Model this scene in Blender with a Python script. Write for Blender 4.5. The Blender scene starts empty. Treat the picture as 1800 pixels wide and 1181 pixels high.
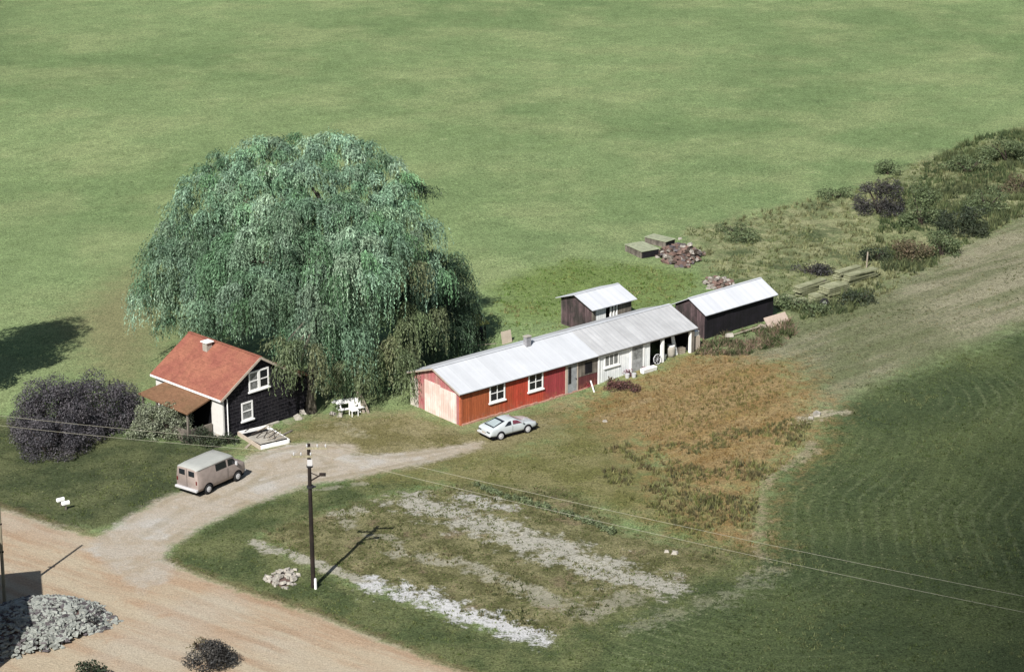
import bpy, bmesh, math, random
import numpy as np
from mathutils import Vector, Matrix
random.seed(7); rng = np.random.default_rng(11)
scene = bpy.context.scene
COL = scene.collection
R = math.radians

# ------------------------------------------------------------------ camera model and terrain
F = 4000.0; TH = R(18.5); CH = 53.5
def zt(X, Y):
    t = (X+3.39)*.768+(Y-141.17)*.64
    k = np.clip((t-6)/20, 0, 1)
    return .6*k*k*(3-2*k)
def G(px, py, z=None):
    """ground (or height z) point that the photograph shows at a pixel"""
    u = (px-900)/F; v = (py-590.5)/F
    dy = math.cos(TH)-v*math.sin(TH); dz = -math.sin(TH)-v*math.cos(TH)
    zz = 0.0 if z is None else z
    for _ in range(6):
        t = (zz-CH)/dz; X, Y = u*t, dy*t
        if z is not None: break
        zz = float(zt(X, Y))
    return Vector((X, Y, zz))
def PXZ(px, py, Y):
    """point at distance Y seen at a pixel"""
    u = (px-900)/F; v = (py-590.5)/F
    dy = math.cos(TH)-v*math.sin(TH); dz = -math.sin(TH)-v*math.cos(TH)
    t = Y/dy
    return Vector((u*t, Y, CH+dz*t))

K = 1.93
def lin(c):
    c = c/255.0
    return c/12.92 if c <= .04045 else ((c+.055)/1.055)**2.4
def T(r, g, b, k=None):
    k = k or K
    return (min(lin(r)/k, .85), min(lin(g)/k, .85), min(lin(b)/k, .85), 1)

# ------------------------------------------------------------------ tags
def tag(o, label=None, cat=None, group=None, kind=None):
    if label: o['label'] = label
    if cat: o['category'] = cat
    if group: o['group'] = group
    if kind: o['kind'] = kind
    return o
def empty(name, loc=(0, 0, 0), rz=0, label=None, cat=None, group=None):
    o = bpy.data.objects.new(name, None); COL.objects.link(o)
    o.location = loc; o.rotation_euler = (0, 0, rz)
    return tag(o, label, cat, group)

# ------------------------------------------------------------------ mesh builder
class MB:
    def __init__(s): s.v = []; s.f = []; s.mi = []; s.cur = 0
    def add(s, vs, fs):
        n = len(s.v); s.v += [tuple(p) for p in vs]
        s.f += [tuple(n+i for i in f) for f in fs]; s.mi += [s.cur]*len(fs)
        return s
    def box(s, x0, x1, y0, y1, z0, z1, M=None):
        vs = [Vector(p) for p in ((x0,y0,z0),(x1,y0,z0),(x1,y1,z0),(x0,y1,z0),(x0,y0,z1),(x1,y0,z1),(x1,y1,z1),(x0,y1,z1))]
        if M is not None: vs = [M @ p for p in vs]
        return s.add(vs, [(0,3,2,1),(4,5,6,7),(0,1,5,4),(1,2,6,5),(2,3,7,6),(3,0,4,7)])
    def bar(s, a, b, w, h):
        a = Vector(a); b = Vector(b); d = b-a; L = d.length
        q = d.to_track_quat('X', 'Z').to_matrix().to_4x4()
        return s.box(0, L, -w/2, w/2, -h/2, h/2, Matrix.Translation(a) @ q)
    def tube(s, pts, rad, n=8, cap=True):
        pts = [Vector(p) for p in pts]
        if not isinstance(rad, (list, tuple)): rad = [rad]*len(pts)
        vs = []; fs = []
        for i, p in enumerate(pts):
            d = (pts[min(i+1, len(pts)-1)]-pts[max(i-1, 0)]).normalized()
            ref = Vector((0,0,1)) if abs(d.z) < .9 else Vector((1,0,0))
            a = d.cross(ref).normalized(); b = d.cross(a)
            for k in range(n):
                t = 2*math.pi*k/n; vs.append(p+(a*math.cos(t)+b*math.sin(t))*rad[i])
        for i in range(len(pts)-1):
            for k in range(n):
                k2 = (k+1) % n; fs.append((i*n+k, i*n+k2, (i+1)*n+k2, (i+1)*n+k))
        if cap: fs.append(tuple(range(n))[::-1]); fs.append(tuple((len(pts)-1)*n+k for k in range(n)))
        return s.add(vs, fs)
    def prism(s, poly, h0, h1, M=None):
        n = len(poly); vs = [Vector((p[0], p[1], h0)) for p in poly]+[Vector((p[0], p[1], h1)) for p in poly]
        if M is not None: vs = [M @ p for p in vs]
        return s.add(vs, [tuple(range(n))[::-1], tuple(range(n, 2*n))]+[(i, (i+1) % n, n+(i+1) % n, n+i) for i in range(n)])
    def rock(s, c, r, seed=None, sq=.7):
        rr = random.Random(seed if seed is not None else random.random())
        M = Matrix.Translation(c) @ Matrix.Rotation(rr.random()*6.28, 4, 'Z') @ Matrix.Rotation(rr.uniform(-.5, .5), 4, 'X')
        vs = []
        for (x, y, z) in ((-1,-1,-1),(1,-1,-1),(1,1,-1),(-1,1,-1),(-.8,-.8,1),(.8,-.8,1),(.8,.8,1),(-.8,.8,1)):
            vs.append(M @ Vector((x*r*rr.uniform(.6, 1.1), y*r*rr.uniform(.45, .95), z*r*sq*rr.uniform(.6, 1))))
        return s.add(vs, [(0,3,2,1),(4,5,6,7),(0,1,5,4),(1,2,6,5),(2,3,7,6),(3,0,4,7)])
    def build(s, name, mat, parent=None, smooth=False, bevel=0):
        me = bpy.data.meshes.new(name); me.from_pydata(s.v, [], s.f)
        mats = mat if isinstance(mat, (list, tuple)) else [mat]
        for m in mats: me.materials.append(m)
        if len(mats) > 1: me.polygons.foreach_set('material_index', s.mi)
        if smooth: me.polygons.foreach_set('use_smooth', [True]*len(me.polygons))
        me.update()
        o = bpy.data.objects.new(name, me); COL.objects.link(o)
        if parent: o.parent = parent
        if bevel:
            b = o.modifiers.new('bevel', 'BEVEL'); b.width = bevel; b.segments = 2; b.limit_method = 'ANGLE'
        return o

def np_mesh(name, verts, faces, mat, parent=None, cols=None, smooth=False):
    """verts (N,3), faces (M,k) numpy arrays"""
    me = bpy.data.meshes.new(name)
    nv, nf, k = len(verts), len(faces), faces.shape[1]
    me.vertices.add(nv); me.vertices.foreach_set('co', verts.astype(np.float32).ravel())
    me.loops.add(nf*k); me.loops.foreach_set('vertex_index', faces.astype(np.int32).ravel())
    me.polygons.add(nf); me.polygons.foreach_set('loop_start', np.arange(0, nf*k, k, dtype=np.int32))
    me.polygons.foreach_set('loop_total', np.full(nf, k, dtype=np.int32))
    if smooth: me.polygons.foreach_set('use_smooth', np.ones(nf, dtype=bool))
    me.update(calc_edges=True)
    if cols is not None:
        a = me.color_attributes.new('Col', 'FLOAT_COLOR', 'POINT')
        c = np.ones((nv, 4), dtype=np.float32); c[:, :3] = cols; a.data.foreach_set('color', c.ravel())
    me.materials.append(mat)
    o = bpy.data.objects.new(name, me); COL.objects.link(o)
    if parent: o.parent = parent
    return o

def quads_mesh(name, C, A, B, mat, parent=None, cols=None):
    """leaf quads: centre C, half axes A, B, all (N,3); diamond-like leaves"""
    n = len(C)
    v = np.stack([C-A, C-B*.9+A*.1, C+A, C+B*.9+A*.1], axis=1).reshape(-1, 3)
    f = np.arange(4*n).reshape(n, 4)
    c = None if cols is None else np.repeat(cols, 4, axis=0)
    return np_mesh(name, v, f, mat, parent, c)

def unit(v): return v/np.maximum(np.linalg.norm(v, axis=-1, keepdims=True), 1e-9)

# ------------------------------------------------------------------ materials
class NT:
    def __init__(s, name):
        s.m = bpy.data.materials.new(name); s.m.use_nodes = True
        s.t = s.m.node_tree; s.t.nodes.clear()
        s.out = s.t.nodes.new('ShaderNodeOutputMaterial')
    def n(s, typ, inp=None, **props):
        nd = s.t.nodes.new('ShaderNode'+typ)
        for k, v in props.items(): setattr(nd, k, v)
        for k, v in (inp or {}).items(): s.set(nd, k, v)
        return nd
    def set(s, nd, k, v):
        sock = nd.inputs[k]
        if isinstance(v, bpy.types.NodeSocket): s.t.links.new(v, sock)
        else: sock.default_value = v
    def noise(s, vec, scale, detail=4, rough=.6, dist=0):
        return s.n('TexNoise', {'Vector': vec, 'Scale': scale, 'Detail': detail, 'Roughness': rough, 'Distortion': dist}).outputs['Fac']
    def math(s, op, a, b=0.0, clamp=False):
        return s.n('Math', {0: a, 1: b}, operation=op, use_clamp=clamp).outputs[0]
    def mapr(s, v, a, b, c=0.0, d=1.0, smooth=False):
        return s.n('MapRange', {'Value': v, 'From Min': a, 'From Max': b, 'To Min': c, 'To Max': d}, interpolation_type='SMOOTHSTEP' if smooth else 'LINEAR').outputs[0]
    def mix(s, f, a, b, mode='MIX'):
        nd = s.n('Mix', data_type='RGBA', blend_type=mode)
        s.set(nd, 0, f); s.set(nd, 6, a); s.set(nd, 7, b)
        return nd.outputs[2]
    def scale(s, col, f):
        """multiply a colour by a scalar socket"""
        if isinstance(col, tuple): col = col[:3]
        return s.n('VectorMath', {0: col, 'Scale': f}, operation='SCALE').outputs[0]
    def obj(s): return s.n('TexCoord').outputs['Object']
    def pbr(s, col, rough=.8, metal=0.0, spec=.3, bump=None, bstr=.3, bdist=.02, **kw):
        p = s.n('BsdfPrincipled', {'Base Color': col, 'Roughness': rough, 'Metallic': metal, 'Specular IOR Level': spec})
        for k, v in kw.items(): s.set(p, k.replace('_', ' '), v)
        if bump is not None:
            b = s.n('Bump', {'Strength': bstr, 'Distance': bdist, 'Height': bump}); s.set(p, 'Normal', b.outputs[0])
        return p.outputs[0]
    def done(s, sh): s.t.links.new(sh, s.out.inputs['Surface']); return s.m

def plain(name, col, rough=.7, metal=0, spec=.3, var=.25, scale=3.0, fine=25.0):
    t = NT(name); o = t.obj()
    a = t.noise(o, scale, 4); b = t.noise(o, fine, 3)
    f = t.math('ADD', t.mapr(a, .3, .7, 1-var, 1+var), t.mapr(b, .3, .7, -var*.5, var*.5))
    return t.done(t.pbr(t.scale(col, f), rough, metal, spec))

def planks(name, c1, c2, width=.18, axis=0, rough=.85, var=.3):
    """vertical or horizontal boards, worn paint"""
    t = NT(name); o = t.obj(); sp = t.n('SeparateXYZ', {0: o})
    if axis == 3: x = t.math('ADD', sp.outputs[0], sp.outputs[1])
    else: x = sp.outputs[axis]
    q = t.math('DIVIDE', x, width); fl = t.math('FLOOR', q); fr = t.math('FRACT', q)
    wn = t.n('TexWhiteNoise', {'W': fl}, noise_dimensions='1D').outputs['Value']
    gap = t.math('LESS_THAN', fr, .09)
    sv = t.n('Mapping', {'Vector': o, 'Scale': (6, 6, .8) if axis != 2 else (.6, .6, 8)}).outputs[0]
    st = t.noise(sv, 1.5, 5, .7)
    n2 = t.noise(o, .9, 4)
    c = t.mix(t.mapr(n2, .38, .62, 0, 1, True), c1, c2)
    f = t.math('MULTIPLY', t.mapr(wn, 0, 1, 1-var*.6, 1+var*.6), t.mapr(st, .3, .7, 1-var, 1+var))
    f = t.math('MULTIPLY', f, t.mapr(gap, 0, 1, 1, .55))
    return t.done(t.pbr(t.scale(c, f), rough, bump=t.math('MULTIPLY', gap, -1), bstr=.5, bdist=.02))

def leaf_mat(name, c1, c2, c3=None, cluster=.35, trans=.25, rough=.6, v=(.55, 1.5)):
    t = NT(name); g = t.n('NewGeometry'); o = t.obj()
    r = g.outputs['Random Per Island']
    n = t.noise(o, cluster, 3)
    c = t.mix(t.mapr(n, .35, .65, 0, 1, True), c1, c2)
    if c3: c = t.mix(t.mapr(t.noise(o, cluster*2.7, 2), .55, .68, 0, .8, True), c, c3)
    c = t.scale(c, t.mapr(r, 0, 1, v[0], v[1]))
    p = t.pbr(c, rough, spec=.25)
    tr = t.n('BsdfTranslucent', {'Color': c}).outputs[0]
    mx = t.n('MixShader', {0: trans, 1: p, 2: tr}).outputs[0]
    return t.done(mx)

def shingles(name, col, col2, rough=.95):
    t = NT(name); o = t.obj(); sp = t.n('SeparateXYZ', {0: o})
    row = t.math('FRACT', t.math('MULTIPLY', sp.outputs[1], 6.0))
    edge = t.math('LESS_THAN', row, .12)
    gr = t.noise(o, 14, 3, .8); n = t.noise(o, .7, 4)
    c = t.mix(t.mapr(n, .35, .65, 0, 1, True), col, col2)
    f = t.math('MULTIPLY', t.mapr(gr, .3, .7, .72, 1.28), t.mapr(edge, 0, 1, 1, .88))
    tabs = t.n('TexVoronoi', {'Vector': t.n('Mapping', {'Vector': o, 'Scale': (4, 6, 1)}).outputs[0], 'Scale': 1.0}).outputs['Color']
    f = t.math('MULTIPLY', f, t.mapr(t.n('SeparateColor', {0: tabs}).outputs[0], 0, 1, .88, 1.12))
    return t.done(t.pbr(t.scale(c, f), rough, spec=.15))

def corrug(name, col, pitch=.25, rough=.38, stain=.12):
    t = NT(name); o = t.obj(); sp = t.n('SeparateXYZ', {0: o})
    wv = t.math('SINE', t.math('MULTIPLY', sp.outputs[0], 2*math.pi/pitch))
    n = t.noise(o, .8, 5, .65)
    sv = t.n('Mapping', {'Vector': o, 'Scale': (5, .35, 1)}).outputs[0]
    st = t.noise(sv, 1.0, 4, .7)
    fl = t.math('FLOOR', t.math('DIVIDE', sp.outputs[0], .85))
    wn = t.n('TexWhiteNoise', {'W': fl}, noise_dimensions='1D').outputs['Value']
    f = t.math('MULTIPLY', t.mapr(n, .3, .7, 1-stain, 1+stain), t.mapr(st, .3, .7, 1-stain, 1+stain*.7))
    f = t.math('MULTIPLY', f, t.mapr(wn, 0, 1, .95, 1.04))
    sm = t.math('LESS_THAN', t.math('FRACT', t.math('DIVIDE', sp.outputs[0], .85)), .04)
    f = t.math('MULTIPLY', f, t.mapr(sm, 0, 1, 1, .86))
    return t.done(t.pbr(t.scale(col, f), rough, 0, .3, bump=wv, bstr=.18, bdist=.02))

def brickdark(name):
    """dark asphalt brick-pattern siding"""
    t = NT(name); o = t.obj(); sp = t.n('SeparateXYZ', {0: o})
    v = t.n('CombineXYZ', {0: t.math('ADD', sp.outputs[0], sp.outputs[1]), 1: sp.outputs[2], 2: 0.0}).outputs[0]
    b = t.n('TexBrick', {'Vector': v, 'Color1': (.006, .006, .008, 1), 'Color2': (.016, .015, .018, 1), 'Mortar': (.04, .038, .042, 1), 'Scale': 1.0, 'Mortar Size': .014, 'Brick Width': .55, 'Row Height': .24})
    n = t.noise(o, 7, 4, .7)
    return t.done(t.pbr(t.scale(b.outputs['Color'], t.mapr(n, .3, .7, .5, 1.7)), .85, spec=.08))

def glass(name, col=(.012, .014, .018, 1)):
    t = NT(name)
    return t.done(t.pbr(col, .12, 0, .5))

M = {}
M['white'] = plain('white_paint', (.72, .72, .70, 1), .6, var=.08)
M['offwhite'] = planks('weathered_white_boards', (.74, .75, .74, 1), (.62, .64, .64, 1), .2, 3, var=.12)
M['cream'] = plain('cream_trim', T(222, 206, 188), .7, var=.12)
M['stucco'] = plain('white_siding', T(250, 248, 242), .85, var=.06)
M['glass'] = glass('window_glass')
M['curtain'] = plain('curtained_pane', T(150, 152, 150), .5, var=.5, scale=5)
M['shingle'] = shingles('red_shingles', T(204, 136, 112, 2.8), T(188, 118, 102, 2.8))
M['shingle_brown'] = shingles('brown_shingles', T(172, 130, 100, 2.6), T(156, 122, 92, 2.6))
M['brick'] = brickdark('dark_brick_siding')
M['tin'] = corrug('painted_tin_roof', (.41, .425, .445, 1), .85, .55, .04)
M['corr'] = corrug('corrugated_tin_roof', (.335, .34, .345, 1), .42, .55, .10)
M['tin2'] = corrug('galvanised_shed_roof', (.43, .445, .47, 1), .6, .55, .03)
M['darkwood'] = planks('black_weathered_boards', T(34, 30, 38), T(22, 20, 25), .2, 3, var=.4)
M['purplewood'] = planks('purple_brown_boards', T(106, 88, 90), T(70, 64, 62), .22, 3, var=.5)
M['greywood'] = planks('grey_weathered_boards', T(150, 142, 130), T(112, 104, 96), .16, 3, var=.35)
M['barewood'] = plain('bare_wood', T(188, 176, 158), .85, var=.2)
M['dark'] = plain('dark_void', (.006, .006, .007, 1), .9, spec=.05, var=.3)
M['pole'] = planks('creosoted_pole', T(62, 50, 44), T(40, 33, 30), .07, 3, var=.4)
M['palepole'] = planks('bleached_pole', T(186, 178, 150), T(160, 150, 128), .07, 3, var=.2)
M['bark'] = planks('willow_bark', T(128, 122, 108), T(88, 82, 72), .12, 3, var=.45)
M['barkdark'] = plain('dark_bark', T(72, 62, 54), .9, var=.4)
M['wire'] = plain('wire', T(200, 196, 176), .5, var=.05)
M['stone'] = plain('field_stone', T(178, 172, 162), .9, var=.35, scale=1.2, fine=9)
M['brickred'] = plain('red_brick', T(150, 92, 78), .9, var=.3)
M['concrete'] = plain('pale_concrete', T(196, 190, 178), .9, var=.2)
M['rubber'] = plain('tyre_rubber', (.015, .015, .016, 1), .85, var=.2)
M['chrome'] = plain('bumper_white', T(238, 238, 240), .3, .1, .5, var=.04)
M['darktrim'] = plain('dark_trim', (.02, .02, .022, 1), .5, var=.2)
M['carwhite'] = (lambda t: t.done(t.pbr(t.scale(T(226, 234, 236), t.mapr(t.noise(t.obj(), 2.5, 4), .3, .7, .93, 1.05)), .28, 0, .5, Coat_Weight=.5)))(NT('car_white_paint'))
M['vanpaint'] = (lambda t: t.done(t.pbr(t.scale(T(194, 178, 170), t.mapr(t.noise(t.obj(), 3.0, 5), .3, .7, .85, 1.13)), .4, 0, .45)))(NT('van_dusty_pink_paint'))
M['vanroof'] = plain('van_pale_roof', T(196, 198, 192), .45, var=.06)
M['red'] = plain('red_lamp', T(120, 30, 28), .4)
M['seatred'] = plain('maroon_seat', T(120, 60, 76), .8)

# red barn siding: orange-brown, red and crimson sections
def barnwall():
    t = NT('red_barn_boards'); o = t.obj(); sp = t.n('SeparateXYZ', {0: o}); x = sp.outputs[0]
    jx = t.math('ADD', x, t.mapr(t.noise(o, .9, 3), 0, 1, -1.2, 1.2))
    c = t.mix(t.mapr(jx, 3.0, 5.0, 0, 1, True), T(190, 104, 66, 1.75), T(214, 88, 66, 1.8))
    c = t.mix(t.mapr(jx, 6.8, 7.6, 0, 1, True), c, T(182, 78, 82, 1.8))
    c = t.mix(t.mapr(x, 10.25, 10.4, 0, 1), c, T(120, 70, 70))
    worn = t.mapr(t.noise(o, 1.6, 5, .7), .56, .68, 0, .6, True)
    low = t.mapr(sp.outputs[2], .1, .75, 1, 0, True)
    c = t.mix(t.math('MULTIPLY', worn, .8), c, T(150, 104, 62))
    c = t.mix(t.math('MULTIPLY', low, t.mapr(t.noise(o, 4.5, 4, .7), .42, .62, 0, .75)), c, T(202, 128, 104))
    q = t.math('DIVIDE', x, .19); wn = t.n('TexWhiteNoise', {'W': t.math('FLOOR', q)}, noise_dimensions='1D').outputs['Value']
    gap = t.math('LESS_THAN', t.math('FRACT', q), .1)
    st = t.noise(t.n('Mapping', {'Vector': o, 'Scale': (9, 9, 1)}).outputs[0], 1.4, 5, .75)
    f = t.math('MULTIPLY', t.mapr(wn, 0, 1, .86, 1.14), t.mapr(st, .3, .7, .7, 1.3))
    f = t.math('MULTIPLY', f, t.mapr(gap, 0, 1, 1, .7))
    return t.done(t.pbr(t.scale(c, f), .85, spec=.2, bump=t.math('MULTIPLY', gap, -1), bstr=.5, bdist=.02))
M['barn'] = barnwall()
M['barnend'] = planks('pink_faded_boards', T(206, 124, 126), T(206, 156, 146), .19, 3, var=.22)
M['barndoor'] = planks('faded_peach_doors', T(240, 226, 216, 1.5), T(232, 206, 194, 1.6), .24, 3, var=.14)

# foliage
def willowmat(name, trans=.16):
    t = NT(name); a = t.n('Attribute', attribute_name='Col').outputs['Color']; g = t.n('NewGeometry').outputs['Random Per Island']
    c = t.scale(a, t.mapr(g, 0, 1, .7, 1.35)); p = t.pbr(c, .55, spec=.3)
    return t.done(t.n('MixShader', {0: trans, 1: p, 2: t.n('BsdfTranslucent', {'Color': c}).outputs[0]}).outputs[0])
M['willow'] = willowmat('willow_leaf')
M['plum'] = leaf_mat('dark_plum_leaves', T(86, 84, 90), T(100, 96, 100), T(72, 76, 78), .8, .1, v=(.35, 1.7))
M['darkgreen'] = leaf_mat('dark_green_leaves', T(62, 74, 56), T(78, 88, 66), None, .6, .2)
M['greyvine'] = leaf_mat('pale_vine_leaves', T(176, 184, 158), T(132, 142, 110), T(204, 206, 186), 1.2, .2, v=(.4, 1.5))
M['hedge'] = leaf_mat('hedge_leaves', T(116, 132, 92), T(98, 114, 80), T(132, 142, 98), .3, .2)
M['purplebush'] = leaf_mat('grey_purple_leaves', T(82, 80, 76), T(66, 66, 66), None, .5, .1)
M['maroon'] = leaf_mat('maroon_leaves', T(120, 82, 78), T(96, 72, 66), T(142, 104, 98), 1.5, .15)
M['redflower'] = leaf_mat('red_petals', T(190, 60, 72), T(170, 60, 80), None, 1.5, .15)
M['pinkflower'] = leaf_mat('pink_petals', T(206, 150, 168), T(180, 120, 140), None, 1.5, .15)
M['brownscrub'] = leaf_mat('brown_scrub_leaves', T(124, 112, 88), T(104, 102, 72), T(146, 118, 104), 1.0, .15)
M['cabbage'] = leaf_mat('pale_green_leaves', T(136, 150, 112), T(120, 134, 92), None, 1.0, .2)
def weedmat():
    t = NT('weed_blades'); a = t.n('Attribute', attribute_name='Col').outputs['Color']
    g = t.n('NewGeometry').outputs['Random Per Island']
    c = t.scale(a, t.mapr(g, 0, 1, .85, 1.9))
    p = t.pbr(c, .8, spec=.1); tr = t.n('BsdfTranslucent', {'Color': t.scale(c, 1.3)}).outputs[0]
    return t.done(t.n('MixShader', {0: .45, 1: p, 2: tr}).outputs[0])
M['weed'] = weedmat()

# ------------------------------------------------------------------ the ground and its zones
def PG(lst): return [tuple(G(*p)[:2]) for p in lst]
ZONES = {
 'road': PG([(-500,800),(-200,846),(0,892),(60,912),(100,928),(185,948),(300,992),(420,1037),(560,1082),(700,1136),(830,1190),(1000,1262),(1300,1400),(900,1700),(-900,1700)]),
 'drive': PG([(150,965),(185,935),(235,902),(300,868),(330,862),(380,842),(440,802),(480,788),(545,776),(622,782),(628,800),(700,797),(850,776),(846,788),(760,812),(640,836),(530,856),(440,887),(355,926),(303,957),(286,985),(312,1005),(250,1040)]),
 'yard': PG([(420,795),(500,752),(540,735),(650,725),(720,722),(812,752),(845,752),(1000,700),(1040,695),(1000,760),(900,800),(760,830),(640,840),(540,780),(480,800)]),
 'lawn': PG([(-300,700),(60,740),(240,770),(410,790),(330,862),(190,930),(95,925),(-100,870),(-300,840)]),
 'verge': PG([(286,985),(303,957),(355,926),(440,887),(530,858),(700,832),(780,840),(640,880),(500,925),(445,948),(560,1000),(640,1035),(800,1085),(940,1130),(1080,1060),(1270,960),(1310,945),(1345,1000),(1352,1010),(1250,1054),(1100,1114),(1000,1262),(830,1190),(700,1136),(560,1082),(420,1037)]),
 'garden': PG([(440,945),(560,900),(700,868),(840,850),(1000,860),(1100,935),(1310,972),(1165,1040),(960,1124),(800,1080),(630,1030)]),
 'brown': PG([(1020,730),(1080,680),(1140,645),(1240,616),(1385,640),(1445,712),(1430,768),(1395,806),(1340,850),(1322,900),(1328,965),(1260,945),(1200,895),(1150,810),(1080,755)]),
 'crop': PG([(1490,700),(1450,735),(1400,812),(1345,852),(1336,900),(1330,960),(1180,1000),(1020,1060),(870,1110),(700,1400),(3200,1400),(3200,500),(1850,560),(1640,640)]),
 'stubble': PG([(1250,640),(1300,590),(1400,562),(1560,505),(1640,455),(1800,370),(2400,60),(3200,-60),(3200,480),(1850,560),(1640,640),(1490,705),(1440,722),(1385,640)]),
 'rough': PG([(1200,405),(1350,370),(1500,335),(1650,270),(1800,225),(2300,60),(2600,60),(1800,378),(1640,460),(1560,510),(1400,565),(1310,505),(1250,480)]),
 'behind': PG([(870,500),(1000,455),(1150,470),(1240,480),(1210,520),(1120,560),(1010,560),(930,570),(880,560)]),
 'mid': PG([(850,792),(920,790),(1010,730),(1090,680),(1150,700),(1130,800),(1180,880),(1340,955),(1336,975),(1200,950),(1000,880),(840,862),(640,842),(760,822)]),
 'tan': PG([(110,560),(240,470),(300,560),(262,650),(240,690),(150,640)]),
}
SOIL = [  # pale bare strips in the garden: pixel centreline and half width in metres, brightness
 ([(446,953),(520,978),(600,1010),(660,1028)], .42, .75),
 ([(650,1028),(700,1040),(760,1055),(850,1088),(940,1118)], .85, 1.25),
 ([(725,885),(800,905),(900,940),(1000,975),(1080,1005),(1155,1030)], 1.35, .8),
 ([(822,872),(885,890)], .7, .9), ([(588,903),(640,897)], .5, .6), ([(600,915),(615,925)], .5, .3),
 ([(700,970),(755,985),(800,990)], .6, .5), ([(835,998),(900,1025),(960,1052)], .65, .55),
 ([(960,1060),(1050,1075),(1120,1040)], .8, .3), ([(640,940),(700,950)], .4, .25),
 ([(545,862),(640,850)], .3, .2),
]
STONY = [([(1405,745),(1440,728),(1475,726)], .55, .9), ([(1345,845),(1400,812),(1425,780)], .5, .55), ([(1334,960),(1336,900),(1345,850)], .45, .4),
 ([(1110,1105),(1200,1070),(1290,1045),(1350,1005)], .9, .42), ([(1352,1005),(1336,960)], .5, .45), ([(1040,742),(1140,700)], .5, .15),
 ([(60,915),(130,928)], .35, .5), ([(440,748),(500,742),(530,730)], .5, .6), ([(560,752),(600,745),(650,770)], .5, .45)]

def sd_poly(P, poly):
    X, Y = P[:, 0], P[:, 1]; n = len(poly); d = np.full(len(P), 1e9); inside = np.zeros(len(P), bool)
    for i in range(n):
        x0, y0 = poly[i]; x1, y1 = poly[(i+1) % n]
        ex, ey = x1-x0, y1-y0; L = ex*ex+ey*ey+1e-12
        t = np.clip(((X-x0)*ex+(Y-y0)*ey)/L, 0, 1)
        d = np.minimum(d, np.hypot(X-x0-t*ex, Y-y0-t*ey))
        if abs(y1-y0) > 1e-9:
            c = ((y0 > Y) != (y1 > Y)) & (X < (x1-x0)*(Y-y0)/(y1-y0)+x0)
            inside ^= c
    return np.where(inside, d, -d)
def strips(P, lst):
    X, Y = P[:, 0], P[:, 1]; w = np.full(len(P), -3.0); br = np.zeros(len(P))
    for pts, hw, b in lst:
        pts = PG(pts)
        d = np.full(len(P), 1e9)
        for (x0, y0), (x1, y1) in zip(pts[:-1], pts[1:]):
            ex, ey = x1-x0, y1-y0; L = ex*ex+ey*ey+1e-12
            t = np.clip(((X-x0)*ex+(Y-y0)*ey)/L, 0, 1)
            d = np.minimum(d, np.hypot(X-x0-t*ex, Y-y0-t*ey))
        s = 1-d/(hw*1.3); br = np.where(s > w, b, br); w = np.maximum(w, s)
    return w, br
def vnoise(X, Y, s, seed):
    r = np.random.default_rng(seed); tab = r.random((256, 256))
    x = X/s+500; y = Y/s+500; xi = np.floor(x).astype(int); yi = np.floor(y).astype(int); fx = x-xi; fy = y-yi
    fx = fx*fx*(3-2*fx); fy = fy*fy*(3-2*fy)
    g = lambda a, b: tab[a % 256, b % 256]
    return (g(xi, yi)*(1-fx)+g(xi+1, yi)*fx)*(1-fy)+(g(xi, yi+1)*(1-fx)+g(xi+1, yi+1)*fx)*fy
ROWEDGE = PG([(1500,690),(1450,735),(1400,812),(1345,852),(1336,900),(1338,960),(1352,1005)])
def attrs(P):
    A = {k: sd_poly(P, v) for k, v in ZONES.items()}
    A['soil'], A['soilb'] = strips(P, SOIL)
    A['stony'], A['stonyb'] = strips(P, STONY)
    d = np.full(len(P), 1e9)
    for (x0, y0), (x1, y1) in zip(ROWEDGE[:-1], ROWEDGE[1:]):
        ex, ey = x1-x0, y1-y0; L = ex*ex+ey*ey
        t = np.clip(((P[:, 0]-x0)*ex+(P[:, 1]-y0)*ey)/L, 0, 1)
        d = np.minimum(d, np.hypot(P[:, 0]-x0-t*ex, P[:, 1]-y0-t*ey))
    A['rowd'] = d
    return A
FLATS = [((-3.39+x*.768-y*.64, 141.17+x*.64+y*.768)) for x in np.arange(-1, 23, 1.5) for y in np.arange(-1, 7, 1.5)]
def relief(P, A):
    X, Y = P[:, 0], P[:, 1]
    n1 = vnoise(X, Y, 9, 1)*.6+vnoise(X, Y, 3.1, 2)*.3+vnoise(X, Y, 1.2, 3)*.16-.53
    n2 = vnoise(X, Y, 1.4, 5)*.5+vnoise(X, Y, .7, 6)*.5-.5
    amp = np.full(len(P), .10)
    amp = np.where(A['rough'] > 0, .3, amp); amp2 = np.where(A['rough'] > 0, .25, .03)
    amp2 = np.where(A['brown'] > 0, .12, amp2)
    amp2 = np.where(A['garden'] > 0, .10, amp2)
    amp2 = np.where(A['crop'] > 0, .03, amp2)
    flat = np.ones(len(P))
    for k in ('road', 'drive'): flat = np.minimum(flat, np.clip((-A[k]-1.0)/1.5, 0, 1))
    for k in ('yard', 'behind'): flat = np.minimum(flat, np.clip(-A[k]/2, .12, 1))
    for (cx, cy, rr) in ((9, 154, 9), (2, 147, 8), (-20, 143, 9), (6, 162, 6), (17, 161, 7), (-12, 146, 7), (-16, 140, 4)):
        flat = np.minimum(flat, np.clip((np.hypot(X-cx, Y-cy)-rr)/3, .05, 1))
    return (n1*amp*1.6+n2*amp2)*flat
def gz(x, y):
    P = np.array([[x, y]]); return float(zt(x, y)+relief(P, attrs(P))[0])

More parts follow.
